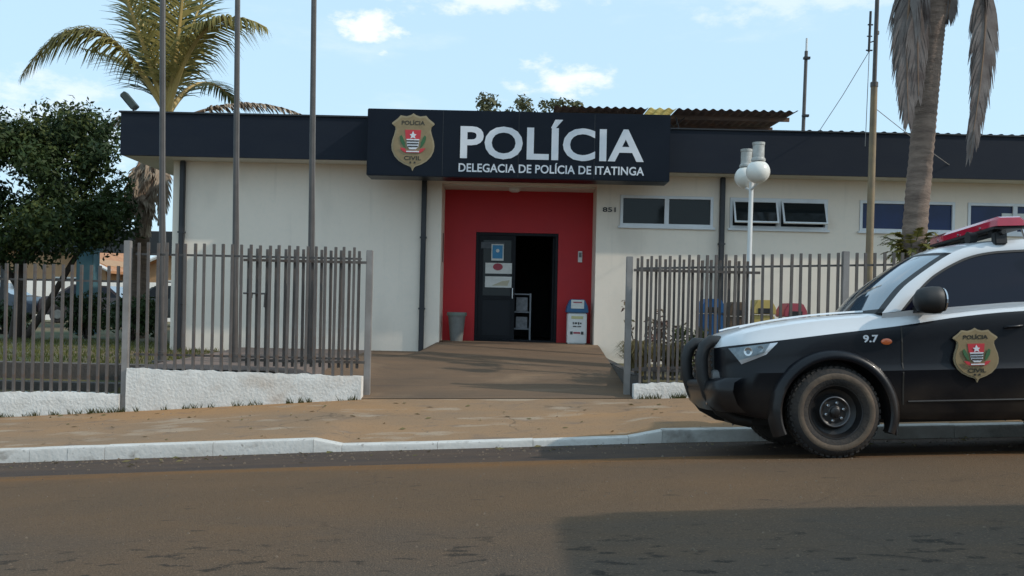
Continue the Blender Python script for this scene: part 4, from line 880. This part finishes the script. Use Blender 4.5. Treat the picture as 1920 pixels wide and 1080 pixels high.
# small fern growing on the trunk
fn = thing('fern', 'small yellowish green fern growing on the palm trunk', 'plant', (5.74,13.6,2.0))
mb = MB()
for i in range(46):
    a = random.uniform(0,2*math.pi); c = Vector((5.745+.17*math.cos(a),13.8+.17*math.sin(a),random.uniform(2.12,2.45))); o_ = Vector((math.cos(a),math.sin(a),0))
    frond(mb,c,c+o_*.12+Vector((0,0,.16)),c+o_*random.uniform(.18,.34)+Vector((0,0,random.uniform(-.25,.18))),10,.10,.034,.8,.006,.4)
mb.build('leaves', [M_leaf2,leafmat('fern_leaf',(.26,.23,.06),(.12,.12,.035),6,.25)], fn)
def leaf_crown(mb, blobs, n, size, rng, mi=0, flat=.0):
    tot = sum(b[3]**3 for b in blobs)
    for (cx,cy,cz,r) in blobs:
        m = int(n*r**3/tot)
        for _ in range(m):
            while True:
                u = Vector((rng.gauss(0,1),rng.gauss(0,1),rng.gauss(0,1)))
                if u.length > .01: break
            u.normalize(); rad = r*(rng.random()**.4)*(1+.22*math.sin(u.x*7+cx*5)*math.sin(u.z*6+u.y*5+cy)); p = Vector((cx,cy,cz))+Vector((u.x,u.y,u.z*.88))*rad
            nrm = (u*.7+Vector((rng.uniform(-1,1),rng.uniform(-1,1),rng.uniform(-.3,1)))).normalized(); a = nrm.cross(Vector((rng.uniform(-1,1),rng.uniform(-1,1),rng.uniform(-1,1)))).normalized(); b = nrm.cross(a); s = size*rng.uniform(.6,1.3)
            k = len(mb.v); mb.v += [tuple(p-a*s),tuple(p+b*s*.42-a*s*.1),tuple(p+a*s),tuple(p-b*s*.42-a*s*.1)]; mb.f.append((k,k+1,k+2,k+3)); mb.m.append(mi)
rng = random.Random(5)
tr = thing('tree', 'dense dark green tree behind the lower left fence', 'tree', (-10.3,20,.5))
mb = MB(); mb.tube([(-10.35,20,.45),(-10.25,20,1.3),(-10.3,20,2.0),(-10.0,20,2.9),(-9.8,20,3.6)],[.13,.11,.10,.07,.04],10)
mb.tube([(-10.27,20,1.55),(-10.7,20,2.2),(-11.0,19.8,2.9)],[.08,.06,.03],8); mb.tube([(-10.3,20,2.0),(-9.9,20.3,2.6),(-9.4,20.4,3.3)],[.07,.05,.03],8)
mb.tube([(-10.15,20,.48),(-9.75,20,1.1),(-9.25,20,2.0),(-8.9,20.2,2.8)],[.09,.075,.06,.04],8); mb.build('trunk', M_bark, tr, smooth=50)
mb = MB(); blobs = []
for _ in range(58):
    a = rng.uniform(0,2*math.pi); e = rng.uniform(-.8,1.0); q = rng.random()**.5
    blobs.append((-9.75+1.55*q*math.cos(a)*math.sqrt(1-e*e*.6), 20+1.4*q*math.sin(a), 3.70+1.65*e*(.5+.5*q), rng.uniform(.32,.60)))
blobs += [(-10.4,19.6,2.35,.5),(-9.6,19.6,2.35,.45),(-8.6,20,2.7,.5),(-8.3,20.3,2.9,.45),(-11.0,19.8,2.7,.55),(-11.2,19.6,3.3,.7),(-11.3,19.8,4.1,.6),(-8.4,19.7,3.2,.5),(-8.2,19.8,3.7,.42),(-8.6,19.7,4.3,.45),(-9.0,19.5,2.5,.42),(-10.0,19.4,2.45,.45),(-10.8,19.3,2.3,.45)]
blobs += [(x_,20,z_,r_) for x_,z_,r_ in ((-9.45,5.42,.14),(-9.40,5.25,.2),(-10.1,5.3,.18),(-10.7,5.2,.2),(-8.95,5.1,.2),(-9.7,5.3,.2),(-11.1,4.9,.25))]
leaf_crown(mb, blobs, 30000, .062, rng); mb.build('crown', M_leaf, tr)
mb = MB(); leaf_crown(mb, [(b[0],b[1]-.25,b[2]+.08,b[3]*.9) for b in blobs[::4]+[(-10.4,19.5,2.45,.55),(-9.7,19.4,2.55,.5),(-10.9,19.4,2.6,.6),(-9.9,19.5,2.9,.4)]], 4600, .06, rng); mb.build('young_leaves', M_leaf2, tr)
# tree tops behind the sign
for (x,z,r,lab) in ((-.3,7.45,.42,'sparse tree top rising behind the sign next to the badge lettering'),(1.15,7.40,.38,'sparse tree top rising beside the rusty canopy')):
    t2 = thing('tree', lab, 'tree', (x,29,.5), 'tree tops behind the roof')
    mb = MB(); mb.tube([(x,29,.5),(x+.1,29,4),(x,29,7.1)],[.14,.10,.03],8)
    for k_ in range(9): a = k_*.7; mb.tube([(x,29,6.6),(x+.6*math.cos(a),29+.4*math.sin(a),7.3+.15*math.sin(k_*3))],[.03,.008],5)
    mb.build('trunk', M_bark, t2)
    mb = MB(); leaf_crown(mb, [(x+rng.uniform(-.75,.75),29+rng.uniform(-.4,.4),z-.15+rng.uniform(-.4,.45),rng.uniform(.16,.34)) for _ in range(13)], 900, .085, rng); mb.build('crown', leafmat('leaf_dusty',(.16,.15,.075),(.09,.10,.045),1.5,.3), t2)
# planting beside the ramp
def tuft(x, y, z, n, h, spread, label, m, group=None):
    t3 = thing('grass_tuft', label, 'plant', (x,y,z), group); mb = MB()
    for _ in range(n):
        a = rng.uniform(0,2*math.pi); r0 = rng.uniform(0,.08); hh = h*rng.uniform(.6,1.1); sp = spread*rng.uniform(.2,1)
        p = Vector((x+r0*math.cos(a),y+r0*math.sin(a),z)); wv = Vector((-math.sin(a),math.cos(a),0))*.007
        pts = [p, p+Vector((math.cos(a)*sp*.35,math.sin(a)*sp*.35,hh*.6)), p+Vector((math.cos(a)*sp*.8,math.sin(a)*sp*.8,hh*.9)), p+Vector((math.cos(a)*sp*1.15,math.sin(a)*sp*1.15,hh*.72))]
        k = len(mb.v)
        for i,q in enumerate(pts): w = (1,1,.7,.1)[i]; mb.v += [tuple(q-wv*w),tuple(q+wv*w)]
        for i in range(3): mb.f.append((k+2*i,k+2*i+1,k+2*i+3,k+2*i+2)); mb.m.append(0)
    mb.build('blades', m, t3)
tuft(1.80,13.6,.42,650,.52,.34,'round dry grass tuft at the corner of the ramp beside the gate', M_leaf3)
tuft(2.35,13.9,.42,420,.50,.30,'dry grass tuft behind the right gate leaf', M_leaf3)
def shrub(x, y, h, n, r, label, m, stems=9, size=.045):
    t3 = thing('shrub', label, 'shrub', (x,y,.4)); mb = MB(); lf = MB()
    for i in range(stems):
        a = rng.uniform(0,2*math.pi); q = r*rng.uniform(.2,1); tp = Vector((x+q*math.cos(a),y+q*math.sin(a),.4+h*rng.uniform(.6,1))); b0 = Vector((x+.1*math.cos(a),y+.1*math.sin(a),.36)); md = (b0+tp)/2+Vector((rng.uniform(-.06,.06),0,.05))
        mb.tube([b0,md,tp],[.012,.009,.004],5)
        for k in range(n//stems):
            t = rng.uniform(.25,1); c = b0.lerp(md,t*2) if t < .5 else md.lerp(tp,t*2-1); leaf_crown(lf,[(c.x+rng.uniform(-.06,.06),c.y+rng.uniform(-.06,.06),c.z+rng.uniform(-.05,.05),.03)],1,size,rng)
    mb.build('stems', M_bark, t3); lf.build('leaves', m, t3)
shrub(2.05,14.1,1.15,420,.45,'spindly shrub with pinkish leaves behind the right gate leaf', M_leafp)
shrub(2.55,13.7,.75,520,.42,'low olive green shrub behind the right gate leaf', M_leaf2)
shrub(3.2,13.5,.6,420,.4,'low dusty shrub at the foot of the globe lamp', M_leaf3)
# recycling bins
def binn(x, m, label, h=1.16):
    b_ = thing('recycling_bin', label, 'bin', (x,15,.38), 'coloured recycling bins by the wall')
    mb = MB(); mb.prism([(x-.14,.42),(x+.14,.42),(x+.17,.40+h*.80),(x-.17,.40+h*.80)],14.78,15.22); mb.build('bin_body', m, b_, bevel=.02)
    mb = MB(); mb.prism([(x-.185,.41+h*.80),(x+.185,.41+h*.80),(x+.175,.40+h*.90),(x+.11,.40+h),(x-.11,.40+h),(x-.175,.40+h*.90)],14.75,15.25); mb.build('lid', m, b_, bevel=.015)
    mb = MB(); mb.box(x-.10,x+.10,14.742,14.748,.40+h*.82,.40+h*.89); mb.build('flap', M_trim, b_)
    for sx in (-.11,.11): mb = MB(); mb.box(x+sx-.02,x+sx+.02,14.82,15.18,.36,.42); mb.build('foot', M_trim, b_)
binn(3.10,M_binblue,'blue recycling bin behind the right fence'); binn(3.50,M_binbrown,'brown recycling bin between the blue and yellow bins',1.12); binn(3.88,M_binyel,'yellow recycling bin behind the right fence'); binn(4.36,M_binred,'dull red recycling bin behind the right fence',1.12)

# ------------------------------------------------------------------ background on the left
bw = MB(); bw.add([(-36,33,.4),(-11.6,44,.4),(-11.65,44.2,.4),(-36.05,33.2,.4),(-36,33,1.95),(-11.6,44,2.3),(-11.65,44.2,2.3),(-36.05,33.2,1.95)],[(0,3,2,1),(4,5,6,7),(0,1,5,4),(1,2,6,5),(2,3,7,6),(3,0,4,7)]); tag(bw.build('boundary_wall', M_bwhite), 'long white boundary wall behind the parked cars', 'wall')
def house(x0, x1, y0, y1, z0, ze, zr, label, wm):
    h_ = thing('house', label, 'house', ((x0+x1)/2,y0,z0), 'houses beyond the white wall'); xm = (x0+x1)/2
    mb = MB(); mb.prism([(x0,z0),(x1,z0),(x1,ze),(xm,zr-.12),(x0,ze)],y0,y1); w = mb.build('wall', wm, h_)
    for s in (-1,1):
        e = x0-.5 if s < 0 else x1+.5; ez = ze-.28; mb = MB()
        mb.add([(e,y0-.6,ez),(xm,y0-.6,zr),(xm,y1+.6,zr),(e,y1+.6,ez),(e,y0-.6,ez-.12),(xm,y0-.6,zr-.12),(xm,y1+.6,zr-.12),(e,y1+.6,ez-.12)],[(0,1,2,3),(7,6,5,4),(0,4,5,1),(1,5,6,2),(2,6,7,3),(3,7,4,0)]); rf = mb.build('roof', M_tile, h_)
        mb = MB(); mb.tube([(e,y0-.68,ez-.02),(xm,y0-.68,zr-.02)],.09,6); mb.build('bargeboard', M_bwhite, rf)
    for xx in (lerp(x0,x1,.2),lerp(x0,x1,.62)):
        mb = MB(); bar_frame(mb,xx,xx+1.2,z0+1.0,z0+2.0,y0-.04,y0-.005,.07); f = mb.build('window', M_bwhite, h_); mb = MB(); mb.box(xx+.07,xx+1.13,y0-.02,y0-.012,z0+1.07,z0+1.93); mb.build('pane', M_glass, f)
house(-26,-19.5,46,54,.5,3.1,4.6,'ochre house with terracotta gable roof beyond the lower white wall end', M_ochre)
house(-19.0,-11.5,48,56,.5,3.0,4.7,'ochre house with white bargeboards beyond the wall near the palm', M_ochre)
house(-38,-27,50,58,.5,3.2,5.0,'wider ochre house half hidden behind the dark tree', M_ochre)
cp = thing('carport', 'dark flat carport roof between the tree and the station', 'carport', (-13,30,.5))
mb = MB(); mb.box(-15.2,-9.5,28,33,3.25,3.42); mb.build('roof', M_rust, cp); 
mb = MB(); mb.box(-15.2,-9.5,27.95,27.995,2.75,3.40); mb.build('valance', mat('dark_valance',(.03,.032,.035),.7), cp)
for xx in (-15,-9.8): mb = MB(); mb.box(xx,xx+.1,28.1,28.2,.5,3.25); mb.build('post', M_black, cp)
pl = thing('pillar', 'teal painted square pillar standing behind the lower fence', 'pillar', (-10.6,24,.5))
mb = MB(); mb.box(-10.83,-10.41,23.8,24.2,.45,2.62); mb.build('shaft', M_teal, pl, bevel=.02); mb = MB(); mb.box(-10.87,-10.37,23.76,24.24,2.62,2.68); mb.build('cap', M_teal, pl, bevel=.01)
def small_car(x, y, m, label, flip=1):
    c_ = thing('parked_car', label, 'car', (x,y,.54), 'dark cars parked along the white wall')
    prof = [(-2.0,.28),(-2.05,.55),(-1.95,.78),(-1.1,.92),(-.55,1.38),(.75,1.42),(1.45,1.0),(1.95,.92),(2.05,.6),(2.0,.28)]
    mb = MB(); mb.prism([(x+flip*a,.54+b) for a,b in prof][::flip],y-.8,y+.8); mb.build('body', m, c_, bevel=.06)
    for s in (-1,1):
        mb = MB(); mb.prism([(x+flip*a,.54+b) for a,b in ((-.95,.95),(-.50,1.32),(.05,1.34),(.05,.95))][::flip],y+s*.803-.004,y+s*.803+.004); mb.build('window', M_cglass, c_)
        mb = MB(); mb.prism([(x+flip*a,.54+b) for a,b in ((.10,.95),(.10,1.34),(.70,1.36),(1.25,1.0))][::flip],y+s*.803-.004,y+s*.803+.004); mb.build('window', M_cglass, c_)
        for wx in (-1.25,1.25):
            mb = MB(); mb.lathe((x+wx,y+s*.66,.54+.30),(0,s,0),[(.30,0),(.31,.05),(.31,.14),(.28,.17),(.18,.165),(.0,.15)],24); w = mb.build('wheel', M_tyre, c_, smooth=40)
            mb = MB(); mb.lathe((x+wx,y+s*.832,.54+.30),(0,s,0),[(.17,0),(.16,.012),(.0,.006)],18); mb.build('rim', M_grey, w, smooth=40)
        mb = MB(); mb.box(x-flip*2.03-.03,x-flip*2.03+.03,y+s*.55-.15,y+s*.55+.15,1.16,1.30); mb.build('headlight', M_lens, c_)
small_car(-19.6,35.5,mat('car_paint_blue',(.02,.035,.06),.3,coat=1),'dark blue parked car at the left end of the white wall')
small_car(-15.4,36,mat('car_paint_maroon',(.035,.012,.012),.3,coat=1),'dark maroon parked car in front of the white wall',-1)
small_car(-11.9,34,mat('car_paint_black',(.015,.015,.017),.3,coat=1),'black parked car in front of the white wall by the palm')
for (x,y,h,r,lab) in ((-9.3,21,1.0,.7,'dark rounded shrub between the teal pillar and the flagpole'),(-7.9,20,1.1,.6,'dark leafy shrub against the left side of the station'),(-12.2,23,.7,.7,'low dark shrub left of the teal pillar')):
    t3 = thing('shrub', lab, 'shrub', (x,y,.48)); mb = MB()
    for k_ in range(6): a = k_*1.05; mb.tube([(x,y,.45),(x+.35*math.cos(a),y+.35*math.sin(a),.48+h*.7)],[.02,.008],5)
    mb.build('stems', M_bark, t3); mb = MB(); leaf_crown(mb,[(x+rng.uniform(-r,r)*.7,y+rng.uniform(-.4,.4),.5+h*rng.uniform(.25,.85),rng.uniform(.18,.34)) for _ in range(14)],2200,.06,rng); mb.build('leaves', M_leaf, t3)
# lawn
mb = MB()
for _ in range(9000):
    x = rng.uniform(-13,-5.2); y = rng.uniform(13.8,20); z = terrain(x,y); a = rng.uniform(0,math.pi); hh = rng.uniform(.04,.10); w = Vector((math.cos(a),math.sin(a),0))*.012; l_ = Vector((rng.uniform(-.03,.03),rng.uniform(-.03,.03),hh)); p = Vector((x,y,z-.01)); k = len(mb.v)
    mb.v += [tuple(p-w),tuple(p+w),tuple(p+l_)]; mb.f.append((k,k+1,k+2)); mb.m.append(0)
tag(mb.build('lawn_grass', leafmat('grass_dry',(.15,.14,.04),(.07,.09,.025),1.0,.3)), 'yellowish lawn grass behind the lower fence', 'grass', kind='stuff')

# ------------------------------------------------------------------ unseen van, guessed from the shade on the road and shaped to cast it
vn = thing('parked_van', 'tall white van parked on the camera side of the street', 'van', (6.0,3.6,.28))
vz = .28
mb = MB(); mb.prism([(3.0,vz+.35),(9.0,vz+.35),(9.0,vz+2.60),(8.8,vz+2.70),(4.3,vz+2.70),(4.0,vz+2.62),(3.75,vz+2.40),(3.3,vz+1.55),(3.0,vz+1.2)],2.55,4.66); vb = mb.build('body', M_paintw, vn, bevel=.14)
for yy in (2.542,4.662):
    mb = MB(); mb.prism([(3.6,vz+1.5),(4.9,vz+1.5),(4.9,vz+2.2),(3.95,vz+2.2)],yy,yy+.006); mb.build('window', M_cglass, vn)
    for xx in (4.1,7.9):
        mb = MB(); mb.lathe((xx,yy+(.02 if yy < 3 else -.02),vz+.2),(0,1 if yy < 3 else -1,0),[(.2,0),(.33,0),(.36,.05),(.36,.2),(.33,.24)],28); mb.build('wheel', M_tyre, vn, smooth=40)
for yy in (2.95,4.35): mb = MB(); mb.box(2.98,3.01,yy-.1,yy+.2,vz+.75,vz+.95); mb.build('headlight', M_lens, vn)
mb = MB(); mb.prism([(2.75,0),(4.58,0),(4.5,.85),(2.83,.85)],0,.01); mb.v = [(3.27+z_*.53-y_, x_, vz+1.57+z_) for x_,y_,z_ in mb.v]; mb.build('windscreen', M_cglass, vn)

# ------------------------------------------------------------------ small stuff on the ground
def pebbles(name, label, n, area, h, m, r0, r1):
    mb = MB()
    for _ in range(n):
        x,y = area(); z = h(x,y); r = rng.uniform(r0,r1)*rng.random()**.5; c = [(x+r*a*rng.uniform(.6,1.2),y+r*b*rng.uniform(.6,1.2),z+(r*.7*rng.uniform(.6,1.2) if e else -.002)) for a,b,e in ((-1,-.6,0),(.9,-.8,0),(1,.7,0),(-.7,1,0),(-.3,-.3,1),(.5,-.1,1),(0,.5,1))]
        mb.add(c,[(0,1,5,4),(1,2,5),(2,3,6,5),(3,0,4,6),(4,5,6)])
    return tag(mb.build(name, m), label, 'gravel', kind='stuff')
pebbles('gravel','loose grit and pebbles along the gutter',900,lambda: (rng.uniform(-7,7),10.04-abs(rng.gauss(0,.45))),lambda x,y: road_h(x,y)+.004,mat('grit',(.22,.16,.11),.9,(.10,.08,.06),30),.006,.022)
pebbles('gravel','scattered small stones on the dusty sidewalk',420,lambda: (rng.uniform(-7,4),rng.uniform(10.25,12.4)),walk_h,mat('grit_pale',(.34,.26,.18),.9,(.18,.13,.09),30),.005,.016)
pebbles('gravel','scattered chippings on the road surface',700,lambda: (rng.uniform(-5,5),rng.uniform(4.3,8.9)),road_h,MATS['grit'],.004,.013)
mb = MB()
for _ in range(170):
    x = rng.uniform(-7,6); k_ = rng.random()
    if k_ < .55: y = 10.03-abs(rng.gauss(0,.3)); z = road_h(x,y)+.006
    else: y = rng.uniform(10.3,12.38); z = walk_h(x,y)+.003
    a = rng.uniform(0,6.3); l_ = rng.uniform(.02,.05); u = Vector((math.cos(a),math.sin(a),0))*l_; w_ = Vector((-math.sin(a),math.cos(a),0))*l_*.4; p = Vector((x,y,z)); up = Vector((0,0,rng.uniform(.004,.02)))
    mb.add([p-u,p+w_+up,p+u+up*.5,p-w_],[(0,1,2,3)])
tag(mb.build('leaf_litter', M_leaf3), 'dry fallen leaves scattered by the kerb and on the sidewalk', 'leaves', kind='stuff')
mb = MB()
for _ in range(60):
    x = rng.uniform(-7,-1.9) if rng.random() < .75 else rng.uniform(1.65,3.0); y = 12.40; z = walk_h(x,y)
    for _k in range(rng.randint(4,12)):
        a = rng.uniform(math.pi,2*math.pi); hh = rng.uniform(.03,.10); p = Vector((x+rng.uniform(-.04,.04),y,z-.005)); t_ = p+Vector((math.cos(a)*hh*.6,math.sin(a)*hh*.4,hh)); mb.add([p-Vector((.006,0,0)),p+Vector((.006,0,0)),t_],[(0,1,2)])
tag(mb.build('weeds', leafmat('weed',(.12,.11,.04),(.07,.08,.025),5,.3)), 'small weeds sprouting at the foot of the white walls', 'weeds', kind='stuff')
